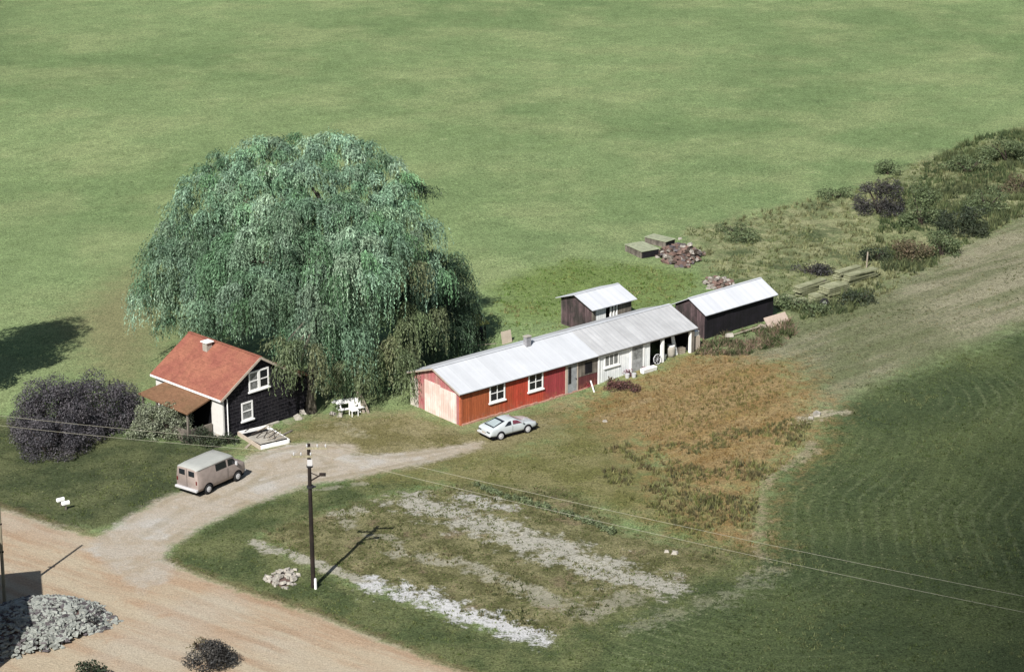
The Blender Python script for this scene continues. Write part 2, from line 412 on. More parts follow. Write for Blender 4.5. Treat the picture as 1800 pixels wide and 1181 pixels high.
def ground_mat():
    t = NT('ground_surface'); pos = t.n('NewGeometry').outputs['Position']
    at = lambda k: t.n('Attribute', attribute_name=k).outputs['Fac']
    j1 = t.mapr(t.noise(pos, .8, 5, .65), .3, .7, -1, 1)
    j2 = t.mapr(t.noise(pos, 2.6, 4, .7), .3, .7, -1, 1)
    j = t.math('ADD', t.math('MULTIPLY', j1, .55), t.math('MULTIPLY', j2, .35))
    def mask(k, soft, jit):
        return t.mapr(t.math('ADD', at(k), t.math('MULTIPLY', j, jit)), -soft, soft, 0, 1, True)
    big = t.noise(pos, .018, 4, .5, .6); mid = t.noise(pos, .09, 5, .55); sm = t.noise(pos, .6, 5, .65)
    fine = t.noise(pos, 3.2, 4, .8); gr = t.noise(pos, 9.0, 3, .85)
    str_ = t.noise(t.n('Mapping', {'Vector': pos, 'Rotation': (0, 0, R(42)), 'Scale': (14, 1.6, 1)}, vector_type='TEXTURE').outputs[0], 1.0, 5, .6)
    tex = t.noise(pos, 1.5, 5, .8); tex2 = t.noise(pos, .28, 4, .7)
    # hay field
    c = t.mix(t.mapr(big, .36, .62, 0, 1, True), T(124, 147, 98), T(140, 161, 110))
    c = t.mix(t.mapr(mid, .42, .66, 0, .6, True), c, T(160, 172, 122))
    c = t.mix(t.mapr(str_, .5, .7, 0, .3, True), c, T(124, 146, 94))
    c = t.mix(t.mapr(sm, .6, .75, 0, .35, True), c, T(172, 178, 134))
    c = t.scale(c, t.math('ADD', t.mapr(tex, .3, .7, .84, 1.16), t.mapr(tex2, .3, .7, -.09, .09)))
    c = t.mix(mask('tan', 3.5, 2), c, T(146, 146, 106))
    c = t.mix(t.math('MULTIPLY', mask('behind', 1.6, 1.5), t.mapr(mid, .3, .6, .5, 1)), c, T(124, 144, 84))
    # rough pasture
    rg = t.mix(t.mapr(sm, .4, .6, 0, 1, True), T(132, 142, 100), T(158, 160, 120))
    rg = t.mix(t.mapr(t.noise(pos, .25, 4), .5, .64, 0, .8, True), rg, T(84, 98, 66))
    c = t.mix(mask('rough', 1.5, 2), c, rg)
    # stubble band
    sb = t.mix(t.mapr(str_, .38, .62, 0, 1, True), T(128, 132, 100), T(160, 156, 130))
    sb = t.mix(t.mapr(mid, .45, .62, 0, .5, True), sb, T(104, 114, 76))
    c = t.mix(mask('stubble', 2.5, 2), c, sb)
    # crop with rows
    rd = t.math('ADD', at('rowd'), t.mapr(t.noise(pos, .16, 3), 0, 1, -.6, .6))
    rows = t.math('SINE', t.math('MULTIPLY', rd, 2*math.pi/.95))
    rowm = t.mapr(t.math('ADD', t.math('MULTIPLY', rows, .6), t.math('MULTIPLY', j2, .34)), .2, .95, 0, 1, True)
    rowm = t.math('MULTIPLY', rowm, t.mapr(t.noise(pos, .07, 4), .38, .60, .1, .75, True))
    cr = t.mix(t.mapr(mid, .35, .65, 0, 1, True), T(82, 96, 64), T(102, 114, 74))
    cr = t.mix(rowm, cr, T(128, 138, 100))
    c = t.mix(mask('crop', 1.4, 1.6), c, cr)
    # lawn, verge, yard
    lw = t.mix(t.mapr(t.noise(pos, .3, 4), .38, .64, 0, 1, True), T(80, 90, 62), T(104, 110, 76))
    c = t.mix(mask('lawn', .8, 1.0), c, lw)
    vg = t.mix(t.mapr(t.noise(pos, .35, 4), .38, .62, 0, 1, True), T(86, 98, 64), T(118, 124, 84))
    c = t.mix(mask('verge', .8, .8), c, vg)
    yd = t.mix(t.mapr(t.noise(pos, .4, 5), .38, .62, 0, 1, True), T(130, 124, 84), T(156, 148, 112))
    c = t.mix(mask('yard', 1.6, 1.6), c, yd)
    c = t.mix(mask('mid', 2.0, 2.2), c, t.mix(t.mapr(t.noise(pos, .35, 4), .38, .62, 0, 1, True), T(120, 120, 74), T(140, 136, 94)))
    # brown dry grass
    bw = t.mix(t.mapr(str_, .35, .65, 0, 1, True), T(152, 124, 82), T(166, 142, 102))
    bw = t.mix(t.mapr(sm, .5, .7, 0, .5, True), bw, T(128, 118, 66))
    c = t.mix(t.math('MULTIPLY', mask('brown', 3.0, 3.4), .95), c, bw)
    # garden
    gd = t.mix(t.mapr(sm, .4, .6, 0, 1, True), T(108, 108, 72), T(138, 134, 98))
    gd = t.mix(t.mapr(t.noise(pos, .5, 4), .56, .66, 0, .6, True), gd, T(136, 120, 98))
    c = t.mix(mask('garden', 1.0, 1.2), c, gd)
    # road and drive
    rdn = t.noise(t.n('Mapping', {'Vector': pos, 'Rotation': (0, 0, R(-34)), 'Scale': (9, 1.5, 1)}, vector_type='TEXTURE').outputs[0], 1.0, 5, .6)
    rc = t.mix(t.mapr(rdn, .4, .62, 0, 1, True), T(205, 190, 164), T(196, 170, 142))
    rc = t.mix(t.mapr(mid, .5, .66, 0, .55, True), rc, T(204, 194, 176))
    rc = t.mix(t.mapr(sm, .6, .72, 0, .35, True), rc, T(172, 136, 104))
    c = t.mix(mask('road', .45, .5), c, t.mix(.5, rc, rc))
    dc = t.mix(t.mapr(sm, .4, .62, 0, 1, True), T(204, 194, 178), T(190, 176, 154))
    dc = t.mix(t.mapr(t.noise(pos, .3, 4), .5, .65, 0, .7, True), dc, T(212, 210, 204))
    c = t.mix(mask('drive', .5, .6), c, dc)
    rut = t.math('SINE', t.math('MULTIPLY', t.math('ADD', at('road'), t.math('MULTIPLY', j, .18)), 2*math.pi/1.9))
    rut = t.math('MULTIPLY', t.mapr(rut, .3, 1, 0, .5, True), t.math('MULTIPLY', mask('road', .3, .3), t.mapr(t.noise(pos, .12, 3), .4, .6, .1, 1, True)))
    c = t.mix(rut, c, T(180, 150, 122))
    rut2 = t.math('SINE', t.math('ADD', t.math('MULTIPLY', t.math('ADD', at('drive'), t.math('MULTIPLY', j, .2)), 2*math.pi/1.7), -.6))
    rut2 = t.math('MULTIPLY', t.mapr(rut2, .3, 1, 0, .5, True), t.math('MULTIPLY', t.math('MULTIPLY', mask('drive', .3, .3), t.mapr(at('road'), -3, -1, 1, 0)), t.mapr(t.noise(pos, .2, 3), .4, .6, .1, 1, True)))
    c = t.mix(rut2, c, T(164, 152, 124))
    # brown earth fringe along road edges
    dr = t.math('ABSOLUTE', t.math('ADD', at('road'), t.math('ADD', .35, t.math('MULTIPLY', j, .5))))
    c = t.mix(t.math('MULTIPLY', t.mapr(dr, 0, .6, .45, 0, True), t.math('SUBTRACT', 1.0, mask('drive', .8, .4))), c, T(128, 108, 82))
    # pale soil and stones
    so = t.mapr(t.math('ADD', at('soil'), t.math('ADD', t.math('MULTIPLY', j1, .9), t.math('MULTIPLY', j2, .4))), -.1, .8, 0, 1, True)
    sc = t.mix(t.mapr(at('soilb'), .7, 1.2, 0, 1), T(182, 178, 160), T(222, 222, 222))
    c = t.mix(t.math('MULTIPLY', so, t.mapr(at('soilb'), 0, .8, .35, .95)), c, sc)
    st = t.mapr(t.math('ADD', at('stony'), t.math('MULTIPLY', j, 1.9)), .1, 1.1, 0, 1, True)
    c = t.mix(t.math('MULTIPLY', st, t.math('MULTIPLY', at('stonyb'), .7)), c, T(188, 184, 162))
    # fine texture of blades and gravel
    hard = t.math('MAXIMUM', mask('road', .3, .3), mask('drive', .3, .3), True)
    amp = t.mapr(t.math('MAXIMUM', hard, t.math('MULTIPLY', so, .75)), 0, 1, 1, .35)
    f = t.math('ADD', t.mapr(fine, .3, .7, -.34, .34), t.mapr(gr, .3, .7, -.75, .75))
    f = t.math('ADD', f, t.mapr(sm, .3, .7, -.12, .12))
    f = t.math('ADD', 1.0, t.math('MULTIPLY', f, amp))
    spk = t.mapr(t.noise(pos, 5.0, 2, .5), .69, .73, 0, .6)
    c = t.scale(c, f)
    c = t.mix(t.math('MULTIPLY', spk, amp), c, T(186, 186, 140))
    h = t.math('ADD', t.math('MULTIPLY', fine, .7), gr)
    return t.done(t.pbr(c, .95, spec=.08, bump=h, bstr=.55, bdist=.12))
M['ground'] = ground_mat()

def put_attrs(me, P):
    A = attrs(P)
    for k, v in A.items():
        a = me.attributes.new(k, 'FLOAT', 'POINT'); a.data.foreach_set('value', np.clip(v, -60, 200).astype(np.float32))
    return A
def grid_axis(a, b, step, far, g=1.12):
    c = list(np.arange(a, b+1e-6, step)); s = step; x = a; lo = []
    while x > far[0]: s *= g; x -= s; lo.append(x)
    s = step; x = c[-1]; hi = []
    while x < far[1]: s *= g; x += s; hi.append(x)
    return np.array(lo[::-1]+c+hi)
def build_ground():
    xs = grid_axis(-52, 56, .5, (-3000, 3000)); ys = grid_axis(100, 215, .5, (-2500, 6000), 1.05)
    XX, YY = np.meshgrid(xs, ys); P = np.stack([XX.ravel(), YY.ravel()], 1)
    nx, ny = len(xs), len(ys)
    idx = np.arange(nx*ny).reshape(ny, nx)
    f = np.stack([idx[:-1, :-1], idx[:-1, 1:], idx[1:, 1:], idx[1:, :-1]], -1).reshape(-1, 4)
    o = np_mesh('ground', np.concatenate([P, np.zeros((len(P), 1))], 1), f, M['ground'], smooth=True)
    A = put_attrs(o.data, P)
    z = zt(P[:, 0], P[:, 1])+relief(P, A)
    far = np.clip((np.hypot(P[:, 0], P[:, 1]-150)-160)/300, 0, 1); z = z+far*0
    o.data.vertices.foreach_set('co', np.stack([P[:, 0], P[:, 1], z], 1).astype(np.float32).ravel())
    o.data.update(); tag(o, kind='structure')
def zone_sheet(name, zone, bounds, dz, other=None):
    x0, x1, y0, y1 = bounds; st = .25
    xs = np.arange(x0, x1, st); ys = np.arange(y0, y1, st)
    XX, YY = np.meshgrid(xs, ys); P = np.stack([XX.ravel(), YY.ravel()], 1)
    s = sd_poly(P, ZONES[zone]).reshape(XX.shape)
    ok = s > -.05
    if other is not None: ok &= sd_poly(P, ZONES[other]).reshape(XX.shape) < 0
    q = ok[:-1, :-1] & ok[:-1, 1:] & ok[1:, 1:] & ok[1:, :-1]
    idx = np.arange(len(P)).reshape(XX.shape)
    f = np.stack([idx[:-1, :-1], idx[:-1, 1:], idx[1:, 1:], idx[1:, :-1]], -1)[q]
    used = np.unique(f); remap = np.full(len(P), -1); remap[used] = np.arange(len(used))
    P = P[used]; f = remap[f]
    z = zt(P[:, 0], P[:, 1])+dz
    o = np_mesh(name, np.stack([P[:, 0], P[:, 1], z], 1), f, M['ground'], smooth=True)
    put_attrs(o.data, P); tag(o, kind='structure')
build_ground()
zone_sheet('road', 'road', (-48, 6, 84, 130), .004)
zone_sheet('driveway', 'drive', (-30, 2, 115, 140), .004, 'road')

# ------------------------------------------------------------------ foliage builders
def leaf_cloud(C, Rr, n, size, flat=.25):
    """n leaves on/in ellipsoid clump (C, radii Rr), mostly near its surface, facing outward with jitter"""
    d = unit(rng.normal(size=(n, 3))); rr = np.clip(rng.normal(.9, .16, (n, 1)), .2, 1.25)
    P = np.array(C)+d*rr*np.array(Rr)
    nrm = unit(d+rng.normal(size=(n, 3))*.7)
    a = unit(np.cross(nrm, rng.normal(size=(n, 3)))); b = np.cross(nrm, a)
    s = size*rng.uniform(.6, 1.4, (n, 1))
    return P, a*s, b*s*.55
def crown(name, clumps, dens, size, mat, parent=None):
    """clumps: list of (centre, radius or radii)"""
    Cs, As, Bs = [], [], []
    for c, r in clumps:
        r = np.array(r if hasattr(r, '__len__') else (r, r, r*.85))
        n = int(dens*(r[0]*r[1]+r[1]*r[2]+r[0]*r[2])/3*12.6)
        p, a, b = leaf_cloud(c, r, n, size); Cs.append(p); As.append(a); Bs.append(b)
    return quads_mesh(name, np.concatenate(Cs), np.concatenate(As), np.concatenate(Bs), mat, parent)
def bush_clumps(w, d, h, n, r=(.35, .6), z0=.0, seed=0):
    rr = random.Random(seed); out = []
    for _ in range(n):
        while True:
            x, y, z = rr.uniform(-1, 1), rr.uniform(-1, 1), rr.uniform(0, 1)
            q = x*x+y*y+z*z
            if .35 < q < 1: break
        out.append(((x*w, y*d, z0+z*h), rr.uniform(*r)))
    return out
def bush(name, p, w, d, h, n, dens, size, mat, label, cat='bush', r=(.35, .6), trunk=True, z0=.0, seed=0, group=None):
    t = empty(name, p, 0, label, cat, group)
    crown('crown' if trunk else 'foliage', bush_clumps(w, d, h, n, r, z0, seed), dens, size, mat, t)
    m = MB(); rr = random.Random(seed+5)
    for k in range(4):
        a = rr.uniform(0, 6.28); m.tube([(0.08*math.cos(a), .08*math.sin(a), -.05), (w*.25*math.cos(a), d*.25*math.sin(a), h*.4), (w*.55*math.cos(a), d*.55*math.sin(a), z0+h*.75)], [.09, .06, .02], 6)
    m.build('trunk' if trunk else 'stem', M['barkdark'], t)
    return t

# ------------------------------------------------------------------ windows
def window(parent, x0, x1, z0, z1, y, ny, bars=(1, 1), fw=.09, pane='glass', frame='white', label=None, sill=True):
    """window in the local plane y = const, facing ny (+1 or -1) along y; frame part with pane sub-part"""
    d = .05*ny; ya, yb = sorted((y+.004*ny, y+d))
    m = MB()
    m.box(x0, x1, ya, yb, z1-fw, z1); m.box(x0, x1, ya, yb, z0, z0+fw)
    m.box(x0, x0+fw, ya, yb, z0+fw, z1-fw); m.box(x1-fw, x1, ya, yb, z0+fw, z1-fw)
    yc, yd = sorted((y+.012*ny, y+d*.8)); b = .025
    ix0, ix1, iz0, iz1 = x0+fw, x1-fw, z0+fw, z1-fw
    for k in range(bars[0]):
        c = ix0+(ix1-ix0)*(k+1)/(bars[0]+1); m.box(c-b, c+b, yc, yd, iz0, iz1)
    for k in range(bars[1]):
        c = iz0+(iz1-iz0)*(k+1)/(bars[1]+1); m.box(ix0, ix1, *sorted((y+.014*ny, y+d*.76)), c-b, c+b)
    if sill: m.box(x0-.07, x1+.07, *sorted((y+.006*ny, y+.11*ny)), z0-.09, z0)
    w = m.build('window', M[frame], parent)
    if label: w['label'] = label
    MB().box(ix0, ix1, *sorted((y+.005*ny, y+.016*ny)), iz0, iz1).build('pane', M[pane], w)
    return w
def roof_plane(m, p0, p1, p2, p3, t):
    """slab from four top corners, thickness t downwards"""
    P = [Vector(p) for p in (p0, p1, p2, p3)]; Q = [p-Vector((0, 0, t)) for p in P]
    m.add(P+Q, [(0,1,2,3),(7,6,5,4),(0,4,5,1),(1,5,6,2),(2,6,7,3),(3,7,4,0)])

# ------------------------------------------------------------------ long red barn
def barn():
    t = empty('red_barn', (-3.39, 141.17, 0), R(39.8), 'long low red barn with white tin roof and open bay at its right end', 'barn')
    W = 5.4; Hh = 2.36; Rz = 3.32
    # walls: front sections differ in look
    m = MB(); m.box(0, 12.15, 0, .14, -.3, Hh); m.build('front_wall', M['barn'], t)
    m = MB(); m.box(12.152, 17.1, .002, .14, -.3, Hh); w = m.build('front_wall', M['offwhite'], t); w['label'] = 'white boarded section of the front wall'
    m = MB(); m.box(.142, 21.3, W-.14, W, -.3, Hh); m.build('back_wall', M['greywood'], t)
    Mx = Matrix(((0,0,1,0),(1,0,0,0),(0,1,0,0),(0,0,0,1)))
    m = MB(); m.prism([(.142, -.4), (W, -.4), (W, Hh), (W/2, Rz-.06), (.142, Hh)], -.01, .13, Mx); m.build('end_wall', M['barnend'], t)
    m = MB(); m.prism([(.142, -.3), (W-.142, -.3), (W-.142, Hh), (W/2, Rz-.08), (.142, Hh)], 21.2, 21.32, Mx); m.build('end_wall', M['darkwood'], t)
    m = MB(); m.prism([(.142, -.3), (W-.142, -.3), (W-.142, Hh), (W/2, Rz-.08), (.142, Hh)], 17.0, 17.1, Mx); m.build('partition', M['darkwood'], t)
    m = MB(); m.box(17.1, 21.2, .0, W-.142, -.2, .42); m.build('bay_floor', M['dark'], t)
    # roofs
    for (a, b, mat, lb, dz) in ((-.28, 12.0, 'tin', 'smooth white tin roof of the barn', 0), (12.0, 21.55, 'corr', 'ribbed grey tin roof of the right half', .012)):
        m = MB(); e = -.26
        ze = Hh+.06-.26*(Rz-Hh)/(W/2)
        roof_plane(m, (a, e, ze+dz), (b, e, ze+dz), (b, W/2, Rz+.06+dz), (a, W/2, Rz+.06+dz), .05)
        roof_plane(m, (a, W/2, Rz+.06+dz), (b, W/2, Rz+.06+dz), (b, W-e, ze+dz), (a, W-e, ze+dz), .05)
        if mat == 'corr':   # real ribs
            x = a+.12
            while x < b-.05:
                m.bar((x, e, ze+dz+.008), (x, W/2, Rz+.068+dz), .035, .03); x += .42
        r = m.build('roof', M[mat], t); r['label'] = lb
        MB().box(a, b, W/2-.12, W/2+.12, Rz+.052+dz, Rz+.075+dz).build('ridge_cap', M['tin'], r)
    # eave board in shadow
    m = MB(); m.box(-.26, 21.5, -.23, -.19, Hh-.14, Hh-.03); m.build('eave_board', M['greywood'], t)
    m = MB(); m.bar((-.265, -.24, Hh-.1), (-.265, W/2, Rz-.02), .03, .12); m.bar((-.265, W+.24, Hh-.1), (-.265, W/2, Rz-.02), .03, .12); m.build('verge_board', M['cream'], t)
    # base course of reddish stones
    m = MB(); x = .05
    rr = random.Random(3)
    while x < 12.0:
        w = rr.uniform(.2, .42); m.box(x, x+w-.03, -.1-rr.uniform(0, .03), -.002, -.3, rr.uniform(.08, .16)); x += w
    m.build('base_course', plain('pink_stone', T(206, 160, 140), .9, var=.2), t)
    # corner boards
    m = MB(); m.box(-.03, .13, -.03, -.002, -.2, Hh-.05); m.box(-.04, -.012, -.03, .14, -.2, Hh-.02); m.build('corner_board', plain('orange_trim', T(214, 120, 84), .85), t)
    window(t, 2.44, 3.78, 1.02, 2.26, 0, -1, (1, 1), .1)
    window(t, 5.83, 7.14, 1.02, 2.26, 0, -1, (1, 1), .1)
    # entrance door and worn section beside it
    d = MB(); d.box(9.16, 9.36, -.05, -.003, .02, 2.24); d.box(10.2, 10.3, -.05, -.003, .02, 2.24); d.box(9.36, 10.2, -.05, -.003, 2.14, 2.24); d.build('door_frame', M['cream'], t)
    d = MB(); d.box(9.36, 10.2, -.035, -.003, .02, 2.14); dd = d.build('door', plain('pale_blue_grey_door', T(176, 180, 182), .6, var=.3), t)
    MB().box(9.42, 9.68, -.045, -.036, .75, 2.0).build('door_pane', M['glass'], dd)
    MB().box(10.08, 10.13, -.09, -.036, 1.0, 1.06).build('handle', M['darktrim'], dd)
    d = MB(); d.box(10.35, 12.1, -.02, -.003, 1.05, 2.22); d.build('bare_boards', M['greywood'], t)
    d = MB(); d.box(10.95, 11.6, -.035, -.021, 1.15, 1.95); d.build('shutter', M['darkwood'], t)
    # white section: posts, long window, door
    for x in (12.16, 15.2, 16.4): MB().box(x, x+.14, -.055, -.003, .05, 2.26).build('trim', M['white'], t)
    window(t, 12.75, 14.1, 1.2, 2.12, .002, -1, (2, 0), .08, 'curtain', 'white', 'wide white window with pale curtained panes')
    d = MB(); d.box(15.35, 16.39, -.035, -.003, .05, 2.2); dd = d.build('door', plain('grey_screen_door', T(186, 188, 186), .8, var=.3), t); dd['label'] = 'plain grey screen door in the white section'
    MB().box(15.48, 16.26, -.045, -.036, 1.2, 2.05).build('door_pane', M['curtain'], dd)
    # open bay posts, and far end boards
    for x, w in ((18.17, .2), (20.95, .22)):
        MB().box(x, x+w, -.12, .08, -.1, Hh-.06).build('post', M['white'], t)
    MB().box(21.05, 21.3, -.17, -.125, .35, 2.2).build('end_board', M['greywood'], t)
    # doors on the end wall (large pair and side door)
    d = MB(); d.box(-.06, -.012, .42, 2.12, -.2, 2.12); dd = d.build('sliding_door', M['barndoor'], t); dd['label'] = 'right leaf of the faded peach barn doors'
    d = MB(); d.box(-.062, -.012, 2.125, 3.82, -.28, 2.24); dd = d.build('sliding_door', M['barndoor'], t); dd['label'] = 'left leaf of the faded peach barn doors'
    d = MB(); d.box(-.07, -.012, 4.55, 5.4, -.38, 2.0); dd = d.build('side_door', plain('pale_side_door', T(230, 222, 208), .8, var=.12), t)
    # chimney near the ridge
    c = MB(); c.box(7.62, 8.02, 2.28, 2.62, 3.1, 3.92); ch = c.build('chimney', plain('grey_chimney_block', T(170, 170, 174), .9, var=.25), t)
    MB().box(7.58, 8.06, 2.24, 2.66, 3.92, 3.98).build('chimney_cap', M['concrete'], ch)
    return t
barn()

# ------------------------------------------------------------------ small and long sheds
def shed(name, loc, rz, L, W, h, rise, label, wall, endw, base_extra=.4, open_bays=None, oh=.3):
    t = empty(name, loc, rz, label, 'shed')
    Mx = Matrix(((0,0,1,0),(1,0,0,0),(0,1,0,0),(0,0,0,1)))
    z0 = -base_extra
    for i, x in enumerate((0, L-.1)):
        MB().prism([(.1, z0), (W-.1, z0), (W-.1, h), (W/2, h+rise-.08), (.1, h)], x, x+.1, Mx).build('end_wall', M[endw], t)
    MB().box(0, L, W-.1, W, z0, h).build('back_wall', M[wall], t)
    if open_bays is None: MB().box(0, L, 0, .1, z0, h).build('front_wall', M[wall], t)
    else:
        for a, b in open_bays: MB().box(a, b, 0, .1, z0, h).build('front_wall', M[wall], t)
    sl = rise/(W/2); e = -oh; m = MB()
    roof_plane(m, (-oh, e, h+.05-oh*sl), (L+oh, e, h+.05-oh*sl), (L+oh, W/2, h+rise+.05), (-oh, W/2, h+rise+.05), .05)
    roof_plane(m, (-oh, W/2, h+rise+.05), (L+oh, W/2, h+rise+.05), (L+oh, W-e, h+.05-oh*sl), (-oh, W-e, h+.05-oh*sl), .05)
    r = m.build('roof', M['tin2'], t)
    MB().box(-oh, L+oh, W/2-.1, W/2+.1, h+rise+.043, h+rise+.062).build('ridge_cap', M['tin'], r)
    return t
def cs(o, ang, x, y):
    c, s = math.cos(ang), math.sin(ang); return (o[0]+x*c-y*s, o[1]+x*s+y*c)
a1 = R(39.8)
o1 = cs((5.89, 158.42), a1, .3, .3)
ss = shed('small_shed', (o1[0], o1[1], .45), a1, 3.85, 3.55, 2.05, .62, 'small square shed with mauve boards and a white tin roof behind the red barn', 'greywood', 'purplewood', .5, [(0, .3), (2.6, 3.85)])
MB().box(.3, 1.3, .02, .08, .1, 2.0).build('door', M['offwhite'], ss)
for x in (1.75, 2.05, 2.35): MB().box(x, x+.1, -.02, .1, -.3, 1.9).build('slat', M['white'], ss)
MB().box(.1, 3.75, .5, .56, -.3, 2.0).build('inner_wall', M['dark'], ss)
a2 = R(41.5)
o2 = cs((14.07, 157.08), a2, .2, .2)
ls = shed('long_shed', (o2[0], o2[1], .58), a2, 7.3, 3.1, 2.0, .78, 'long black board shed with a white tin roof, furthest right of the buildings', 'darkwood', 'purplewood', .5, None, .24)
MB().box(2.0, 2.9, -.03, -.003, -.1, 1.7).build('door', M['darkwood'], ls)

# ------------------------------------------------------------------ farmhouse
def house():
    t = empty('farmhouse', (-18.8, 138.6, 0), R(136), 'small farmhouse with a red shingle roof, dark brick-pattern gable and white front wall', 'house')
    L = 7.0; W = 6.3; h = 2.95; rz = 4.95
    Mx = Matrix(((0,0,1,0),(1,0,0,0),(0,1,0,0),(0,0,0,1)))
    g = [(-.12, -.2), (-.12, h), (-W/2, rz-.1), (-W+.12, h), (-W+.12, -.2)]
    MB().prism(g, 0, .14, Mx).build('gable_wall', M['brick'], t)
    w = MB().prism(g, L-.14, L, Mx).build('gable_wall', M['stucco'], t); w['label'] = 'white far gable wall'
    MB().box(-.02, L, -.12, 0, -.2, h).build('front_wall', M['stucco'], t)
    MB().box(0, L, -W, -W+.12, -.2, h).build('back_wall', M['brick'], t)
    oh = .28; s = (rz-h)/(W/2); r = MB()
    ze = h+.06-oh*s
    roof_plane(r, (-.25, oh, ze), (-.25, -W/2, rz+.02), (L+.25, -W/2, rz+.02), (L+.25, oh, ze), .09)
    roof_plane(r, (-.25, -W/2, rz+.02), (-.25, -W-oh, ze), (L+.25, -W-oh, ze), (L+.25, -W/2, rz+.02), .09)
    rf = r.build('roof', M['shingle'], t)
    m = MB()
    m.bar((-.258, oh, ze-.06), (-.258, -W/2, rz-.04), .03, .16); m.bar((-.258, -W-oh, ze-.06), (-.258, -W/2, rz-.04), .03, .16)
    m.build('verge_board', M['cream'], rf)
    MB().box(-.2, L+.2, oh+.003, oh+.03, ze-.13, ze+.005).build('fascia', M['white'], rf)
    MB().box(-.25, L+.25, -W/2-.12, -W/2+.12, rz-.0, rz+.045).build('ridge_cap', M['shingle'], rf)
    # chimney stub with white cap beside the ridge
    c = MB(); c.box(4.3, 4.75, -2.75, -2.3, 4.3, 5.05); ch = c.build('chimney', M['concrete'], rf)
    MB().box(4.2, 4.85, -2.85, -2.2, 5.05, 5.11).build('chimney_cap', M['white'], ch)
    # gable windows: plane x=0 facing -x. local y = -gable distance
    def gwin(s0, s1, z0, z1, two, label):
        m = MB(); f = .1
        m.box(-.055, -.004, -s1, -s0, z1-f, z1); m.box(-.055, -.004, -s1, -s0, z0, z0+f)
        m.box(-.055, -.004, -s0-f, -s0, z0+f, z1-f); m.box(-.055, -.004, -s1, -s1+f, z0+f, z1-f)
        if two: m.box(-.06, -.004, -(s0+s1)/2-.1, -(s0+s1)/2+.1, z0+f, z1-f)
        zc = (z0+z1)/2
        m.box(-.05, -.006, -s1+f, -s0-f, zc-.03, zc+.03)
        m.box(-.12, -.006, -s1-.08, -s0+.08, z0-.09, z0)
        w = m.build('window', M['white'], t); w['label'] = label
        if two:
            c = (s0+s1)/2
            p = MB().box(-.02, -.005, -c+.1, -s0-f, z0+f, z1-f).build('pane', M['curtain'], w); p['label'] = 'pane with a pale curtain behind it'
            p = MB().box(-.02, -.005, -s1+f, -c-.1, z0+f, z1-f).build('pane', M['glass'], w)
        else: MB().box(-.02, -.005, -s1+f, -s0-f, z0+f, z1-f).build('pane', M['curtain'], w)
    gwin(1.55, 2.5, .85, 2.1, False, 'single white lower window of the gable')
    gwin(2.25, 3.95, 2.72, 4.05, True, 'double white upper window of the gable')
    # drain pipe on the corner
    MB().tube([(-.08, -.35, .2), (-.08, -.35, 2.7), (-.02, -.12, 2.95)], .04, 8).build('drainpipe', M['white'], t)
    # porch along the front
    z1 = 2.72; z2 = 2.22; p = MB()
    p.add([(.95, 0.02, z1), (.72, 2.3, z2), (6.15, 2.1, z2), (5.6, .02, z1-.0)], [(0, 1, 2, 3)])
    p.add([(.95, 0.02, z1-.1), (.72, 2.3, z2-.1), (6.15, 2.1, z2-.1), (5.6, .02, z1-.1)], [(3, 2, 1, 0)])
    n = 0; V = p.v
    p.f += [(0, 4, 5, 1), (1, 5, 6, 2), (2, 6, 7, 3)]; p.mi += [0, 0, 0]
    pr = p.build('porch_roof', M['shingle_brown'], t)
    m = MB(); m.box(1.0, 1.1, .1, 2.1, -.1, .9); m.box(1.1, 5.8, 2.0, 2.1, -.1, .9); m.build('porch_wall', M['greywood'], t)
    for x in (1.0, 2.6, 4.2, 5.7): MB().box(x, x+.12, 1.98, 2.1, .9, 2.16).build('porch_post', M['greywood'], t)
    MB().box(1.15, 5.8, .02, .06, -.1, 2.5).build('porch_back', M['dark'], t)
    MB().box(0.05, .75, .012, .1, -.1, .25).build('step', M['concrete'], t)
    # lean-to at the back with dark wall
    q = MB(); roof_plane(q, (.12, -W-.2, 2.9), (.12, -W-1.9, 2.3), (4, -W-1.9, 2.3), (4, -W-.2, 2.9), .08); q.build('rear_roof', M['shingle_brown'], t)
    MB().box(.2, 3.9, -W-1.75, -W-.13, -.2, 2.3).build('rear_room', M['brick'], t)
house()

# ------------------------------------------------------------------ vehicles
def ring(st):
    """half ring (y,z) from bottom centre up to top centre"""
    x, zl, zm, zb, ze, zt_, wl, wm, wb, we, wt = st
    return [(0, zl), (wl, zl), (wm, zl+(zm-zl)*.35), (wm, zm), (wb, zb), (we, ze), (wt, zt_-.012), (wt*.5, zt_), (0, zt_+.004)]
def loft(stations, split=None):
    H = [ring(s) for s in stations]; n = len(H[0]); full = []
    for s, h in zip(stations, H):
        full.append([(s[0], y, z) for y, z in h]+[(s[0], -y, z) for y, z in h[-2:0:-1]])
    N = len(full[0]); vs = [p for r in full for p in r]; fs = []; js = []
    for i in range(len(full)-1):
        for j in range(N):
            fs.append((i*N+j, (i+1)*N+j, (i+1)*N+(j+1) % N, i*N+(j+1) % N)); js.append(j)
    fs.append(tuple(range(N))); fs.append(tuple((len(full)-1)*N+k for k in range(N))[::-1]); js += [0, 0]
    return vs, fs, js, N
def interp(stations, x):
    for a, b in zip(stations[:-1], stations[1:]):
        if a[0] <= x <= b[0]:
            f = (x-a[0])/(b[0]-a[0]+1e-9); return [p+(q-p)*f for p, q in zip(a, b)]
    return list(stations[-1])
def side_pt(stations, x, t, sgn, off=.012):
    s = interp(stations, x); zb, ze, wb, we = s[3], s[4], s[8], s[9]
    return (x, sgn*((wb+(we-wb)*t)+off), zb+(ze-zb)*t+.004)
